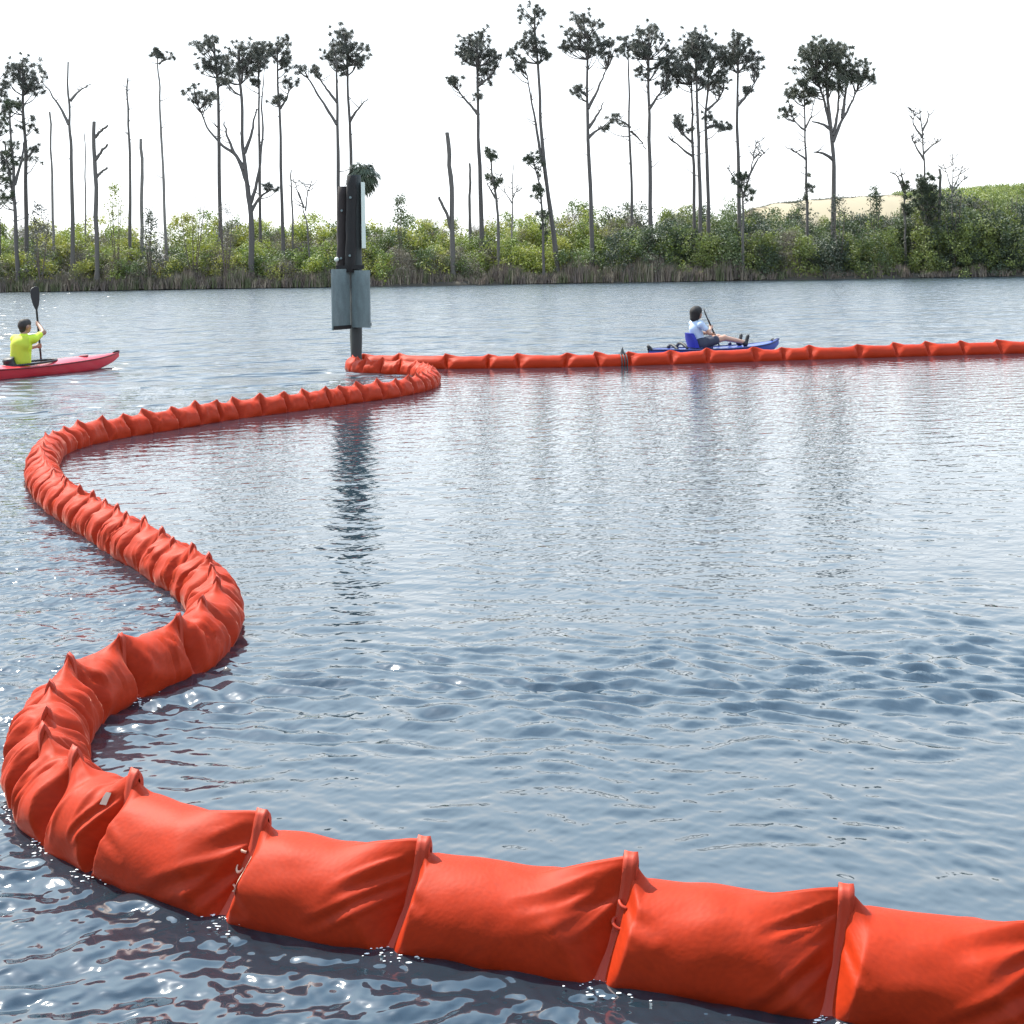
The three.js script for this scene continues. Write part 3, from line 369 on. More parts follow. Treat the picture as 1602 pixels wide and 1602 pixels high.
{
  const r = rng(404), seams = [];
  const known = [[1945, 1615], [1640, 1560], [1303, 1512], [963, 1463], [640, 1418], [385, 1378], [195, 1312]].map(([x, y]) => nearestRun(spot(x, y, AXIS_Y)));
  const sEnd1 = nearestRun(spot(553.5, 573.5, AXIS_Y)), sLoop = nearestRun(spot(88, 1135, AXIS_Y)), sBend = nearestRun(spot(326, 988, AXIS_Y));
  seams.push(...known);
  let s = known[known.length - 1];
  while (s < LENGTH - 0.9) { const far = s > sEnd1 + 0.4, L = far ? 0.52 + 0.46 * r() : s < sLoop ? 0.24 + 0.07 * r() : s < sBend ? 0.29 + 0.1 * r() : s < sBend + 6 ? 0.25 + 0.09 * r() : 0.27 + 0.13 * r(); s += L; seams.push(s); }
  const info = seams.map((q, i) => ({ s: q, rise: (i < 7 ? 0.064 : q > sEnd1 ? 0.05 : 0.06) * (0.8 + 0.45 * r()), before: 0.075 + 0.03 * r(), after: 0.19 + 0.06 * r(), lean: i < 7 ? -0.03 - 0.02 * r() : (r() - 0.5) * 0.09, tilt: (r() - 0.5) * 0.05, wide: 0.80 + 0.12 * r(), ph: r() * 6.28 }));
  info.forEach((A, i) => {   // slack cloth: straight folds that run from a seam's peak down and across each float
    const L = (info[i + 1]?.s ?? A.s + 0.3) - A.s, near = L > 0.42; A.folds = [];
    for (let k = 0; k < (near ? 7 : 8); k++) { const side = k % 2 ? 1 : -1, up = r(); if (near) { const len = 0.10 + 0.16 * r(), rev = k > 4; A.folds.push(rev ? [L - 0.01, side * (0.3 + 0.9 * up), L - 0.05 - 0.1 * r(), side * (0.5 + 1.2 * up), 0.006 + 0.004 * r(), 0.016 + 0.012 * r()] : [0.01, side * (0.15 + 0.9 * up), len, side * (0.35 + 1.5 * up + 0.3 * r()), 0.006 + 0.006 * r(), 0.016 + 0.016 * r()]); } else { const q0 = L * (0.08 + 0.84 * r()); A.folds.push([q0, side * (0.05 + 0.5 * r()), q0 + L * 0.35 * (r() - 0.4), side * (1.1 + 0.8 * r()), 0.008 + 0.010 * r(), 0.012 + 0.014 * r()]); } }
  });
  const hBob = (q) => 0.012 * n2(q * 0.9, 2) + 0.006 * n2(q * 3, 8);
  function frame(q) { const p = along(q), a = along(q - 0.04), b = along(q + 0.04), t = b.sub(a).setY(0).normalize(); p.y = AXIS_Y + hBob(q); return { p, t, n: V(-t.z, 0, t.x) }; }
  /* the fabric at distance q along, angle f round from the top (-pi .. pi): a round float, pulled to a peaked tent at each seam */
  function skin(q, f, A, B, F) {
    const ta = q - A.s, tb = B.s - q, L = B.s - A.s, af = Math.abs(f), sg = Math.sign(f), tent = clamp(af / (0.64 * Math.PI)), taper = 1 - 0.72 * Math.pow(tent, 1.2), ra = Math.min(A.after, (L < 0.42 ? 0.34 : 0.5) * L) * taper, rb = Math.min(B.before, 0.46 * L) * taper, ua = clamp(ta / ra), ub = clamp(tb / rb), near = ua < 1 ? A : B, u = ua < 1 ? ua : ub;
    const k = ua < 1 ? 1 - u : Math.pow(1 - u, 1.15), small = L < 0.42 ? 1 : 0.12;
    const bulge = 1 + 0.025 * n2(A.ph + q * 1.5, f * 0.7) + 0.05 * (1 - k) * small * n3(q * 5 + A.ph * 3, Math.cos(f) * 1.2, Math.sin(f) * 1.2);
    let x = RAD * bulge * Math.sin(f), y = RAD * bulge * Math.cos(f);
    const peak = RAD + near.rise, tx = sg * (0.010 * smooth(0, 0.12, tent) + (near.wide * RAD - 0.01) * Math.pow(tent, 2.3)) + near.tilt * (1 - tent) ** 1.5, ty = af < 0.64 * Math.PI ? mixf(peak, -0.085, tent) : mixf(-0.085, -RAD, (af - 0.64 * Math.PI) / (0.36 * Math.PI)), shut = af < 0.64 * Math.PI ? tx : tx * (1 - (af - 0.64 * Math.PI) / (0.36 * Math.PI));
    x = mixf(x, shut, k); y = mixf(y, ty, k);
    const pleat = Math.sin(f * 5 + near.ph + u * 2.2) * 0.6 + Math.sin(f * 11 - near.ph * 2 + u * 3) * 0.4, w = (0.007 + 0.006 * small) * Math.pow(1 - u, 0.8) * Math.min(1, u * 6) * (pleat > 0 ? pleat : pleat * 0.4);
    let fold = 0; for (const [q0, f0, q1, f1, depth, wide] of A.folds) { const dx = q1 - q0, dy = (f1 - f0) * RAD, px = q - A.s - q0, py = (f - f0) * RAD, t = clamp((px * dx + py * dy) / (dx * dx + dy * dy)), d = Math.hypot(px - t * dx, py - t * dy) / wide, taper2 = Math.sin(Math.PI * clamp(0.12 + 0.8 * t)); fold += depth * taper2 * ((d < 1 ? d - 1 : 0) + (d > 0.75 && d < 2 ? 0.45 * (1 - Math.abs(d - 1.3) / 0.7) * (Math.abs(d - 1.3) < 0.7) : 0)); }
    const rr = Math.hypot(x, y) || 1, g = 1 + (w * 0.7 + fold * smooth(0, 0.18, u) + 0.0022 * n3(q * 6, f * 1.5, 7)) / rr;
    x *= g; y *= g;
    const lean = near.lean * (1 - u) * Math.cos(f), o = F || frame(q);
    return V(o.p.x + o.n.x * x + o.t.x * lean, o.p.y + y, o.p.z + o.n.z * x + o.t.z * lean);
  }
  const rows = [];
  for (let i = 0; i + 1 < info.length; i++) {
    const A = info[i], B = info[i + 1], L = B.s - A.s, mid = along((A.s + B.s) / 2), dist = mid.length(), nu = dist < 5 ? 60 : dist < 9 ? 34 : dist < 15 ? 22 : 18, nf = dist < 5 ? 96 : dist < 9 ? 60 : 40, pos = [], uv = [], idx = [];
    for (let a = 0; a <= nu; a++) { const w = a / nu, q = A.s + L * (w - 0.1 * Math.sin(w * 2 * Math.PI) * 0.9), F = frame(q); for (let b = 0; b <= nf; b++) { const f = -Math.PI + b / nf * 2 * Math.PI, p = skin(q, f, A, B, F); pos.push(p.x, p.y, p.z); uv.push(q / 0.9, f * RAD / 0.9); } }
    for (let a = 0; a < nu; a++) for (let b = 0; b < nf; b++) { const c = a * (nf + 1) + b, d = c + nf + 1; idx.push(c, d, c + 1, d, d + 1, c + 1); }
    part('float_section', geom(pos, idx, uv), fabric, boom);
    /* welded seam: a stiff band that stands along the peak between two floats */
    if (i > 0 && dist < 11) {
      const F = frame(A.s), P = [], ix = [], n = 40, half = dist < 5 ? 0.021 : 0.013, outward = 0.010;
      for (let k = 0; k <= n; k++) {
        const f = mixf(-0.60, 0.60, k / n) * Math.PI, c = skin(A.s, f, A, B, F), e = skin(A.s, f + 0.02, A, B, F), o = e.clone().sub(skin(A.s, f - 0.02, A, B, F)).cross(F.t).normalize(); if (o.dot(c.clone().sub(F.p)) < 0) o.negate();
        for (const [t, q] of [[-half, -0.004], [-half * 0.9, outward], [-0.3 * half, outward * 0.8], [0.3 * half, outward * 0.8], [half * 0.9, outward], [half, -0.004]]) P.push(c.x + F.t.x * t + o.x * q, c.y + o.y * q, c.z + F.t.z * t + o.z * q);
      }
      for (let k = 0; k < n; k++) for (let b = 0; b < 5; b++) { const c = k * 6 + b, d = c + 6; ix.push(c, d, c + 1, d, d + 1, c + 1); }
      const band = part('seam_band', geom(P, ix), webbing, boom);
      if (i === 3 || i === 5 || i === 6) for (let k = 0; k < (i === 3 ? 2 : 3); k++) {   // loops of cord on the seam's near face
        const f0 = (0.26 + 0.09 * k) * Math.PI * (F.n.z > 0 ? 1 : -1), p = skin(A.s, f0, A, B, F), o = p.clone().sub(F.p).normalize(), loop = new THREE.TorusGeometry(0.016, 0.0045, 8, 18, 4.6), q = part('cord_loop', loop, i === 3 ? webbing : cordMat, band); q.position.copy(p).addScaledVector(o, 0.012).addScaledVector(F.t, i === 3 ? 0 : 0.025); q.quaternion.setFromUnitVectors(V(0, 0, 1), o); q.rotateZ(k * 1.3); q.scale.set(1, i === 3 ? 1.2 : 0.6, 1);
      }
    }
    rows.push([A, B]);
  }
  const fr = rng(61), fp = [], drop = new THREE.IcosahedronGeometry(1, 1);
  for (const i of [1, 2, 3, 4, 5, 6, 7, 8, 10, 12]) { const F = frame(info[i].s), sd = F.n.z > 0 ? 1 : -1; for (let k = 0; k < 30; k++) { const t = (fr() + fr() + fr() - 1.5) * 0.1, o = RAD * 0.8 + Math.pow(fr(), 2) * 0.07, z = 0.0014 + 0.0028 * fr() * fr(), g = drop.clone(); g.scale(z * (1 + 2 * fr()), z * 0.5, z); g.translate(F.p.x + F.n.x * o * sd + F.t.x * t, 0.006, F.p.z + F.n.z * o * sd + F.t.z * t); fp.push(g); } }
  const foam = setting('foam', mergeGeometries(fp), mat(0.8, 0.82, 0.83, 0.25), 'stuff'); foam.userData.label = 'white specks of foam where the boom seams meet the water'; foam.userData.category = 'foam';
  /* white tape beside two of the near seams, and the dark clamp that joins two lengths of the far boom */
  const tape = (i, off, f0, f1, w) => { const [A, B] = off > 0 ? rows[i] : rows[i - 1], q = (off > 0 ? A.s : B.s) + off, P = [], ix = [], n = 12; for (let k = 0; k <= n; k++) for (const t of [-w, w]) { const fr = frame(q + t), p = skin(q + t, mixf(f0, f1, k / n), A, B, fr), o = p.clone().sub(fr.p).normalize(); p.addScaledVector(o, 0.006); P.push(p.x, p.y, p.z); } for (let k = 0; k < n; k++) { const c = k * 2; ix.push(c, c + 2, c + 1, c + 2, c + 3, c + 1); } part('white_tape', geom(P, ix), whiteTape, boom, 'short strip of white tape beside a seam'); };
  const sg = frame(info[5].s).n.z > 0 ? 1 : -1;
  tape(5, -0.05, 0.22 * Math.PI * sg, 0.42 * Math.PI * sg, 0.005); tape(6, 0.045, 0.14 * Math.PI * sg, 0.21 * Math.PI * sg, 0.005);
  const qc = nearestRun(spot(975, 566.5, AXIS_Y)), fc = frame(qc), cg = new THREE.BufferGeometry(), clamp2 = [];
  for (const y of [0, 1, 2]) { const t = new THREE.TorusGeometry(RAD * 1.05, 0.012, 8, 26); t.rotateY(Math.atan2(fc.t.x, fc.t.z)); t.translate(fc.p.x + fc.t.x * (y - 1) * 0.05, fc.p.y, fc.p.z + fc.t.z * (y - 1) * 0.05); clamp2.push(t); }
  const lug = new THREE.ConeGeometry(0.05, 0.14, 8); lug.translate(fc.p.x, fc.p.y + RAD + 0.07, fc.p.z); clamp2.push(lug);
  part('end_connector', mergeGeometries(clamp2.map((t) => t.toNonIndexed())), clampMat, boom, 'dark clamp joining two lengths of the boom');
}

/* ------------------------------------------------------------------ figures: joints with radii, joined smoothly and meshed */
function blob(bones, cell, blend) {
  let lo = V(1e9, 1e9, 1e9), hi = V(-1e9, -1e9, -1e9);
  for (const [a, b, ra, rb] of bones) for (const [p, q] of [[a, ra], [b, rb]]) { lo.min(p.clone().subScalar(q + 0.03)); hi.max(p.clone().addScalar(q + 0.03)); }
  const c = lo.clone().add(hi).multiplyScalar(0.5), half = Math.max(hi.x - lo.x, hi.y - lo.y, hi.z - lo.z) / 2 * 1.12, res = Math.min(110, Math.max(24, Math.round(2 * half / cell))), mc = new MarchingCubes(res, new THREE.MeshStandardMaterial(), false, false, 160000), hs = res / 2;
  mc.isolation = 0;
  const p = V(0, 0, 0), ab = V(0, 0, 0), ap = V(0, 0, 0);
  for (let k = 0; k < res; k++) for (let j = 0; j < res; j++) for (let i = 0; i < res; i++) {
    p.set((i - hs) / hs, (j - hs) / hs, (k - hs) / hs).multiplyScalar(half).add(c); let d = 1e3;
    for (const [a, b, ra, rb, sx] of bones) { ab.subVectors(b, a); ap.subVectors(p, a); const t = clamp(ap.dot(ab) / Math.max(1e-9, ab.lengthSq())); let e = ap.addScaledVector(ab, -t).length() - mixf(ra, rb, t); const h = Math.max(blend - Math.abs(d - e), 0) / blend; d = Math.min(d, e) - h * h * blend / 4; }
    mc.field[i + j * res + k * res * res] = -d;
  }
  mc.update();
  const n = mc.count, g = new THREE.BufferGeometry(), P = new Float32Array(n * 3);
  for (let i = 0; i < n; i++) { P[i * 3] = mc.positionArray[i * 3] * half + c.x; P[i * 3 + 1] = mc.positionArray[i * 3 + 1] * half + c.y; P[i * 3 + 2] = mc.positionArray[i * 3 + 2] * half + c.z; }
  g.setAttribute('position', new THREE.BufferAttribute(P, 3)); g.setAttribute('normal', new THREE.BufferAttribute(mc.normalArray.slice(0, n * 3), 3)); return g;
}
/* a hand closed round a shaft: palm, four fingers curling round the axis, thumb from the palm's side */
function hand(wrist, grip, axis, side) {
  const A = axis.clone().normalize(), toward = grip.clone().sub(wrist), out = toward.addScaledVector(A, -toward.dot(A)).normalize(), tan = new THREE.Vector3().crossVectors(A, out).multiplyScalar(side), palm = grip.clone().addScaledVector(out, -0.032), b = [[wrist, palm, 0.027, 0.034]];
  for (let i = 0; i < 4; i++) { const o = (i - 1.5) * 0.021, R = 0.027, L = [2.6, 3.0, 2.8, 2.2][i]; let prev = palm.clone().addScaledVector(A, o); b.push([palm, prev, 0.022, 0.012]); for (let k = 1; k <= 3; k++) { const w = Math.PI - k / 3 * L, q = grip.clone().addScaledVector(A, o).addScaledVector(out, Math.cos(w) * R).addScaledVector(tan, Math.sin(w) * R); b.push([prev, q, 0.0098 - k * 0.0007, 0.0092 - k * 0.0007]); prev = q; } }
  const th = palm.clone().addScaledVector(A, 0.03 * -side).addScaledVector(tan, -0.012), t2 = grip.clone().addScaledVector(A, 0.036 * -side).addScaledVector(tan, -0.03); b.push([palm, th, 0.018, 0.013], [th, t2, 0.012, 0.010], [t2, grip.clone().addScaledVector(A, 0.02 * -side).addScaledVector(tan, -0.024).addScaledVector(out, 0.018), 0.010, 0.009]);
  return blob(b, 0.004, 0.008);
}
function headBones(n, h, fwd) {   // neck base, head centre, facing
  const f = fwd.clone().normalize(), side = new THREE.Vector3().crossVectors(f, V(0, 1, 0)).normalize(), up = V(0, 1, 0), p = (a, b, c) => h.clone().addScaledVector(f, a).addScaledVector(up, b).addScaledVector(side, c);
  return [[n, p(-0.015, -0.06, 0), 0.055, 0.052], [p(-0.02, 0.035, 0), p(0.01, 0.03, 0), 0.082, 0.080], [p(0.025, -0.02, 0), p(0.035, -0.075, 0), 0.062, 0.038], [p(0.078, 0.0, 0), p(0.10, -0.032, 0), 0.011, 0.015], [p(0.07, -0.07, -0.015), p(0.07, -0.07, 0.015), 0.018, 0.018], [p(-0.01, 0.0, 0.082), p(-0.012, -0.035, 0.08), 0.018, 0.012], [p(-0.01, 0.0, -0.082), p(-0.012, -0.035, -0.08), 0.018, 0.012]];
}
function eyes(parent, h, fwd) { const f = fwd.clone().normalize(), s = new THREE.Vector3().crossVectors(f, V(0, 1, 0)).normalize(), m = mat(0.02, 0.015, 0.012, 0.3); for (const k of [-1, 1]) { const e = part('eye', new THREE.SphereGeometry(0.012, 10, 8), m, parent); e.position.copy(h).addScaledVector(f, 0.078).addScaledVector(s, k * 0.033).add(V(0, 0.005, 0)); } }
/* loft for a hull: rows of [x, half width, keel y, sheer y, crown y] */
function hullGeo(st, deck) {
  const pos = [], idx = [], n = 13, c = st[0].map((_, k) => new THREE.CatmullRomCurve3(st.map((q) => V(q[0], q[k], 0)))), N = 44;
  for (let i = 0; i <= N; i++) {
    const t = i / N, [x, w, ke, sh, cr] = [0, 1, 2, 3, 4].map((k) => k ? c[k].getPoint(t).y : c[0].getPoint(t).x);
    for (let k = 0; k < n; k++) { const u = k / (n - 1) * 2 - 1; if (deck) { const y = sh + (cr - sh) * (1 - u * u); pos.push(x, y, u * w); } else { const a = Math.abs(u), y = ke + (sh - ke) * Math.pow(a, 2.4); pos.push(x, y, Math.sign(u) * w * Math.pow(a, 0.62)); } }
  }
  for (let i = 0; i < N; i++) for (let k = 0; k < n - 1; k++) { const a = i * n + k, b = a + n; idx.push(a, b, a + 1, b, b + 1, a + 1); }
  return geom(pos, idx);
}
function paddleParts(g, a, b, shaftMat, bladeMat, feather, first = 0) {   // ends of the blades
  const d = b.clone().sub(a).normalize(), L = a.distanceTo(b), s0 = a.clone().addScaledVector(d, 0.40), s1 = b.clone().addScaledVector(d, -0.40);
  part('shaft', limbGeo([s0.clone().addScaledVector(d, -0.06), s0.clone().lerp(s1, 0.5), s1.clone().addScaledVector(d, 0.06)], 0.017, 0.017, 10, 4), shaftMat, g);
  [[a, s0, first], [b, s1, feather]].forEach(([tip, root, turn]) => {
    const sh = new THREE.Shape(), l = tip.distanceTo(root); sh.moveTo(-0.016, 0); sh.bezierCurveTo(-0.05, 0.06, -0.092, l * 0.5, -0.085, l * 0.85); sh.bezierCurveTo(-0.07, l, 0.05, l * 1.02, 0.07, l * 0.92); sh.bezierCurveTo(0.095, l * 0.6, 0.06, 0.08, 0.016, 0); sh.closePath();
    const q = new THREE.ExtrudeGeometry(sh, { depth: 0.010, bevelEnabled: true, bevelSize: 0.004, bevelThickness: 0.004, bevelSegments: 2, curveSegments: 10 }); q.translate(0, 0, -0.005);
    const o = part('blade', q, bladeMat, g); o.position.copy(root); o.quaternion.setFromUnitVectors(V(0, 1, 0), tip.clone().sub(root).normalize()).multiply(new THREE.Quaternion().setFromAxisAngle(V(0, 1, 0), turn));
  });
}
const skinMat = mat(0.42, 0.235, 0.165, 0.55), skinTan = mat(0.27, 0.14, 0.092, 0.55), black = mat(0.012, 0.012, 0.014, 0.55);

/* red kayak, its paddler and paddle: local +x is the bow, +z the paddler's right */
{
  const w = spot(38, 588, 0), yaw = 0.98, place = (o) => { o.position.copy(w); o.rotation.y = yaw; return o; };
  const red = mat(0.55, 0.03, 0.045, 0.32, { clearcoat: 0.4, clearcoatRoughness: 0.25 }), dredge = mat(0.16, 0.008, 0.012, 0.4), grey = mat(0.55, 0.52, 0.52, 0.5);
  const k = place(thing('kayak', 'red kayak with a raised dark tipped bow under the paddler in yellow green', 'kayak', null)), st = [[-1.75, 0.02, 0.16, 0.22, 0.23], [-1.5, 0.13, 0.0, 0.2, 0.24], [-0.9, 0.27, -0.07, 0.18, 0.24], [0, 0.32, -0.09, 0.165, 0.21], [0.9, 0.26, -0.08, 0.185, 0.26], [1.5, 0.15, -0.02, 0.21, 0.26], [1.9, 0.05, 0.10, 0.255, 0.275], [2.05, 0.015, 0.19, 0.285, 0.29]];
  part('hull', hullGeo(st, false), red, k);
  const deck = hullGeo(st, true), P = deck.attributes.position, ix = []; const I = deck.index.array; for (let i = 0; i < I.length; i += 3) { let cx = 0, cz = 0; for (let q = 0; q < 3; q++) { cx += P.getX(I[i + q]) / 3; cz += P.getZ(I[i + q]) / 3; } if (((cx - 0.12) / 0.52) ** 2 + (cz / 0.23) ** 2 > 1) ix.push(I[i], I[i + 1], I[i + 2]); } deck.setIndex(ix); deck.computeVertexNormals(); part('deck', deck, red, k);
  const rimPts = []; for (let i = 0; i <= 28; i++) { const a = i / 28 * 2 * Math.PI; rimPts.push(V(0.12 + 0.53 * Math.cos(a), 0.225 + 0.02 * Math.cos(a), 0.235 * Math.sin(a))); } part('cockpit_rim', new THREE.TubeGeometry(new THREE.CatmullRomCurve3(rimPts, true), 60, 0.02, 8, true), black, k);
  const edge = []; for (const s of [-1, 1]) { const c = new THREE.CatmullRomCurve3(st.map((q) => V(q[0], q[3], s * (q[1] + 0.004)))); edge.push(new THREE.TubeGeometry(c, 60, 0.014, 6)); } part('gunwale', mergeGeometries(edge), dredge, k);
  const seat = part('seat', limbGeo([V(-0.22, 0.03, 0), V(-0.28, 0.2, 0), V(-0.32, 0.34, 0)], 0.13, 0.09, 10, 8), black, k); seat.scale.z = 1.3;
  const hatch = part('hatch', new THREE.CylinderGeometry(0.085, 0.09, 0.025, 20), dredge, k); hatch.position.set(1.25, 0.268, 0); hatch.rotation.z = 0.09;
  const toe = part('bow_toggle', limbGeo([V(1.92, 0.28, 0), V(2.0, 0.305, 0), V(2.06, 0.295, 0)], 0.016, 0.02, 8, 6), black, k);
  const sb = part('deck_bag', limbGeo([V(-0.72, 0.25, -0.03), V(-0.82, 0.31, 0), V(-0.96, 0.27, 0.02)], 0.10, 0.08, 10, 8), dredge, k, 'dark red bag strapped behind the seat');

  const pt = V(0.36, 1.5, -0.20), pb = V(0.66, -0.42, -0.40), ax = pt.clone().sub(pb).normalize(), on = (y) => pb.clone().addScaledVector(ax, (y - pb.y) / ax.y), hR = on(0.86), hL = on(0.47);
  const pad = place(thing('paddle', 'black paddle held upright by the paddler in yellow green', 'paddle', null)); pad.scale.setScalar(1.06); paddleParts(pad, pt, pb, black, black, 0.5);
  const man = place(thing('person', 'person with short dark hair in a yellow green top, paddling the red kayak', 'person', null));
  man.scale.setScalar(1.06);
  const hip = V(-0.05, 0.15, 0), ch = V(-0.03, 0.50, 0), nk = V(0.0, 0.68, 0), hd = V(0.03, 0.83, 0.0), fw = V(1, 0, 0.05), shR = V(0.08, 0.62, 0.16), shL = V(-0.05, 0.62, -0.17), elR = V(0.30, 0.72, 0.12), elL = V(0.20, 0.42, -0.32);
  const wrR = hR.clone().add(elR.clone().sub(hR).normalize().multiplyScalar(0.085)), wrL = hL.clone().add(elL.clone().sub(hL).normalize().multiplyScalar(0.085));
  const torso = [[hip, ch, 0.15, 0.15], [V(-0.02, 0.5, 0.08), V(0.0, 0.58, 0.1), 0.10, 0.08], [V(-0.05, 0.5, -0.08), V(-0.05, 0.58, -0.1), 0.10, 0.08], [ch, nk, 0.12, 0.065], [shL, shR, 0.07, 0.07]];
  const body = [...torso.map(([a, b, c, d]) => [a, b, c - 0.015, d - 0.012]), ...headBones(nk, hd, fw), [shR, elR, 0.048, 0.04], [elR, wrR, 0.04, 0.028], [shL, elL, 0.048, 0.04], [elL, wrL, 0.04, 0.028], [V(-0.05, 0.1, 0.1), V(0.42, 0.14, 0.12), 0.085, 0.06], [V(-0.05, 0.1, -0.1), V(0.42, 0.14, -0.12), 0.085, 0.06], [V(0.42, 0.14, 0.12), V(0.75, 0.03, 0.08), 0.055, 0.04], [V(0.42, 0.14, -0.12), V(0.75, 0.03, -0.08), 0.055, 0.04]];
  const bg = mergeGeometries([blob(body, 0.013, 0.03), hand(wrR, hR, ax, 1), hand(wrL, hL, ax, -1)]); part('body', bg, skinTan, man);
  part('shirt', blob([...torso, [shR, shR.clone().lerp(elR, 0.6), 0.066, 0.056], [shL, shL.clone().lerp(elL, 0.6), 0.066, 0.056]], 0.013, 0.04), mat(0.50, 0.62, 0.03, 0.7), man);
  part('life_vest', blob([[V(-0.07, 0.26, 0), V(-0.06, 0.52, 0), 0.165, 0.155], [V(-0.05, 0.52, 0.1), V(-0.03, 0.6, 0.1), 0.085, 0.075], [V(-0.08, 0.52, -0.1), V(-0.06, 0.6, -0.1), 0.085, 0.075]], 0.013, 0.05), mat(0.42, 0.47, 0.03, 0.75), man);
  part('hair', blob([[hd.clone().add(V(-0.03, 0.045, 0)), hd.clone().add(V(0.02, 0.055, 0)), 0.088, 0.082], [hd.clone().add(V(-0.045, 0.0, 0)), hd.clone().add(V(-0.05, -0.05, 0)), 0.078, 0.055]], 0.008, 0.03), mat(0.022, 0.016, 0.013, 0.7), man);
  eyes(man, hd, fw);
}
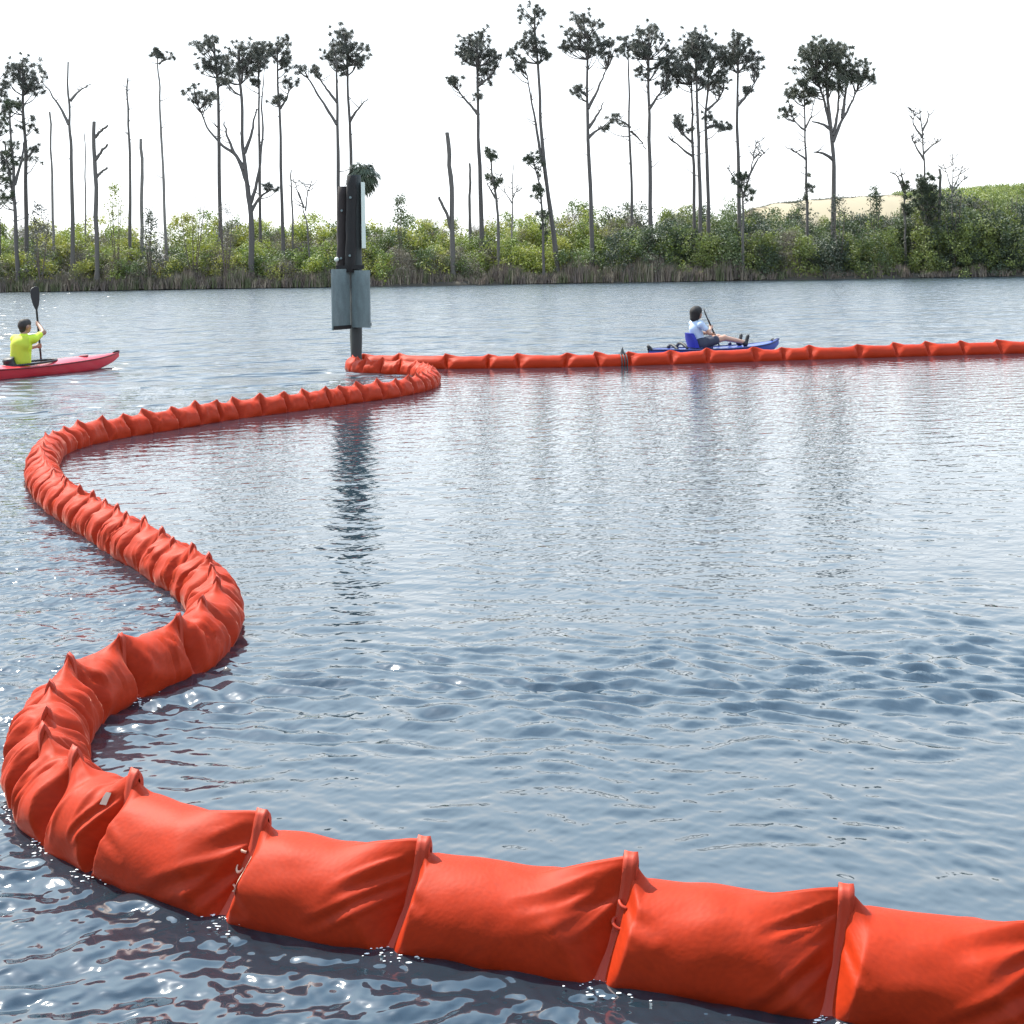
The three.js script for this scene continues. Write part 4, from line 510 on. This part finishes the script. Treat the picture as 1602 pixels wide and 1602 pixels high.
/* blue kayak beyond the far boom */
{
  const d = 24.3, w = at(1097, 552, d); w.y = -0.045; const yaw = 0.32, place = (o) => { o.position.copy(w); o.rotation.y = yaw; return o; };
  const blue = mat(0.02, 0.05, 0.30, 0.35, { clearcoat: 0.4, clearcoatRoughness: 0.25 }), navy = mat(0.012, 0.02, 0.09, 0.5);
  const k = place(thing('kayak', 'blue open kayak behind the far line of the boom', 'kayak', null)), st = [[-1.15, 0.03, 0.06, 0.17, 0.18], [-0.95, 0.18, -0.03, 0.17, 0.19], [-0.5, 0.33, -0.09, 0.16, 0.17], [0.1, 0.37, -0.10, 0.15, 0.15], [0.8, 0.33, -0.09, 0.16, 0.17], [1.35, 0.20, -0.03, 0.19, 0.22], [1.65, 0.07, 0.08, 0.24, 0.26], [1.76, 0.015, 0.18, 0.29, 0.295]];
  part('hull', hullGeo(st, false), blue, k); part('deck', hullGeo(st, true), blue, k);
  const edge = []; for (const s of [-1, 1]) { const c = new THREE.CatmullRomCurve3(st.map((q) => V(q[0], q[3] + 0.006, s * (q[1] + 0.002)))); edge.push(new THREE.TubeGeometry(c, 60, 0.016, 6)); } part('gunwale', mergeGeometries(edge), navy, k);
  const back = new THREE.BoxGeometry(0.07, 0.36, 0.46, 2, 6, 6), bp = back.attributes.position; for (let i = 0; i < bp.count; i++) { const y = bp.getY(i), z = bp.getZ(i); bp.setX(i, bp.getX(i) - 0.25 * y + 0.5 * z * z); bp.setZ(i, z * (1 - 0.35 * Math.max(0, y / 0.18))); } back.computeVertexNormals(); back.scale(1, 0.8, 0.85); const seat = part('seat_back', back, mat(0.015, 0.02, 0.26, 0.8), k, 'deep blue padded seat back'); seat.position.set(-0.24, 0.33, 0);
  part('seat_cushion', limbGeo([V(-0.2, 0.17, 0), V(0, 0.18, 0), V(0.2, 0.17, 0)], 0.05, 0.04, 10, 6), navy, k).scale.z = 4;
  for (const [x, y] of [[-0.62, 0.24], [-0.42, 0.27]]) part('tank_strap', limbGeo([V(x, y - 0.08, -0.24), V(x - 0.03, y, -0.08), V(x - 0.03, y, 0.08), V(x, y - 0.08, 0.24)], 0.03, 0.03, 8, 10), black, k);
  part('stern_handle', limbGeo([V(-1.1, 0.17, -0.06), V(-1.16, 0.25, 0), V(-1.1, 0.17, 0.06)], 0.03, 0.03, 8, 10), black, k);
  part('bow_handle', limbGeo([V(1.6, 0.26, -0.03), V(1.64, 0.31, 0), V(1.6, 0.26, 0.03)], 0.012, 0.012, 8, 8), black, k);
  const fh = part('fishing_knob', new THREE.SphereGeometry(0.04, 12, 10), navy, k); fh.position.set(0.75, 0.21, -0.2);

  const pa = V(-0.08, 0.94, 0.30), pb = V(0.90, -0.12, -0.70), ax = pa.clone().sub(pb).normalize(), L = pa.distanceTo(pb), hR = pa.clone().addScaledVector(ax, -0.56 * 1.0), hL = pa.clone().addScaledVector(ax, -0.85);
  const pad = place(thing('paddle', 'black paddle slanting across the paddler in the blue kayak', 'paddle', null)); paddleParts(pad, pa, pb, black, black, 0.4, 1.2);
  const man = place(thing('person', 'person with bushy dark hair leaning back in the blue kayak, legs stretched forward', 'person', null));
  const hip = V(-0.05, 0.27, 0), ch = V(-0.12, 0.56, 0), nk = V(-0.12, 0.71, 0), hd = V(-0.08, 0.86, 0), fw = V(1, -0.05, 0), shR = V(-0.08, 0.65, 0.17), shL = V(-0.10, 0.65, -0.17), elR = V(0.08, 0.47, 0.22), elL = V(0.14, 0.45, -0.26);
  const wrR = hR.clone().add(elR.clone().sub(hR).normalize().multiplyScalar(0.085)), wrL = hL.clone().add(elL.clone().sub(hL).normalize().multiplyScalar(0.085));
  const torso = [[hip, ch, 0.13, 0.125], [ch, nk, 0.11, 0.06], [shL, shR, 0.062, 0.062]];
  const legs = []; for (const s of [-1, 1]) legs.push([V(-0.03, 0.25, s * 0.09), V(0.45, 0.36, s * 0.13), 0.085, 0.06], [V(0.45, 0.36, s * 0.13), V(0.9, 0.26, s * 0.12), 0.055, 0.038]);
  part('body', mergeGeometries([blob([...torso.map(([a, b, c, e]) => [a, b, c - 0.014, e - 0.01]), ...headBones(nk, hd, fw), ...legs, [shR, elR, 0.044, 0.036], [elR, wrR, 0.036, 0.025], [shL, elL, 0.044, 0.036], [elL, wrL, 0.036, 0.025]], 0.013, 0.03), hand(wrR, hR, ax, 1), hand(wrL, hL, ax, -1)]), skinMat, man);
  part('shirt', blob([...torso, [shR, shR.clone().lerp(elR, 0.5), 0.062, 0.055], [shL, shL.clone().lerp(elL, 0.5), 0.062, 0.055]], 0.013, 0.04), mat(0.42, 0.52, 0.68, 0.8), man);
  part('shorts', blob([[V(-0.05, 0.26, -0.06), V(-0.05, 0.26, 0.06), 0.14, 0.14], ...[-1, 1].map((s) => [V(-0.02, 0.25, s * 0.09), V(0.26, 0.315, s * 0.115), 0.1, 0.09])], 0.013, 0.03), mat(0.03, 0.035, 0.06, 0.85), man);
  for (const s of [-1, 1]) part('shoe', blob([[V(0.9, 0.24, s * 0.12), V(0.93, 0.22, s * 0.12), 0.05, 0.048], [V(0.93, 0.22, s * 0.12), V(0.98, 0.38, s * 0.14), 0.045, 0.034]], 0.01, 0.03), black, man);
  part('hair', blob([[hd.clone().add(V(-0.03, 0.05, 0)), hd.clone().add(V(0.01, 0.06, 0)), 0.105, 0.095], [hd.clone().add(V(-0.05, 0.02, 0)), hd.clone().add(V(-0.07, -0.09, 0)), 0.105, 0.08], [hd.clone().add(V(-0.02, -0.02, 0.06)), hd.clone().add(V(-0.02, -0.09, 0.06)), 0.05, 0.04], [hd.clone().add(V(-0.02, -0.02, -0.06)), hd.clone().add(V(-0.02, -0.09, -0.06)), 0.05, 0.04]], 0.01, 0.03), mat(0.014, 0.011, 0.010, 0.75), man);
  eyes(man, hd, fw);
}
renderer.render(scene, camera);
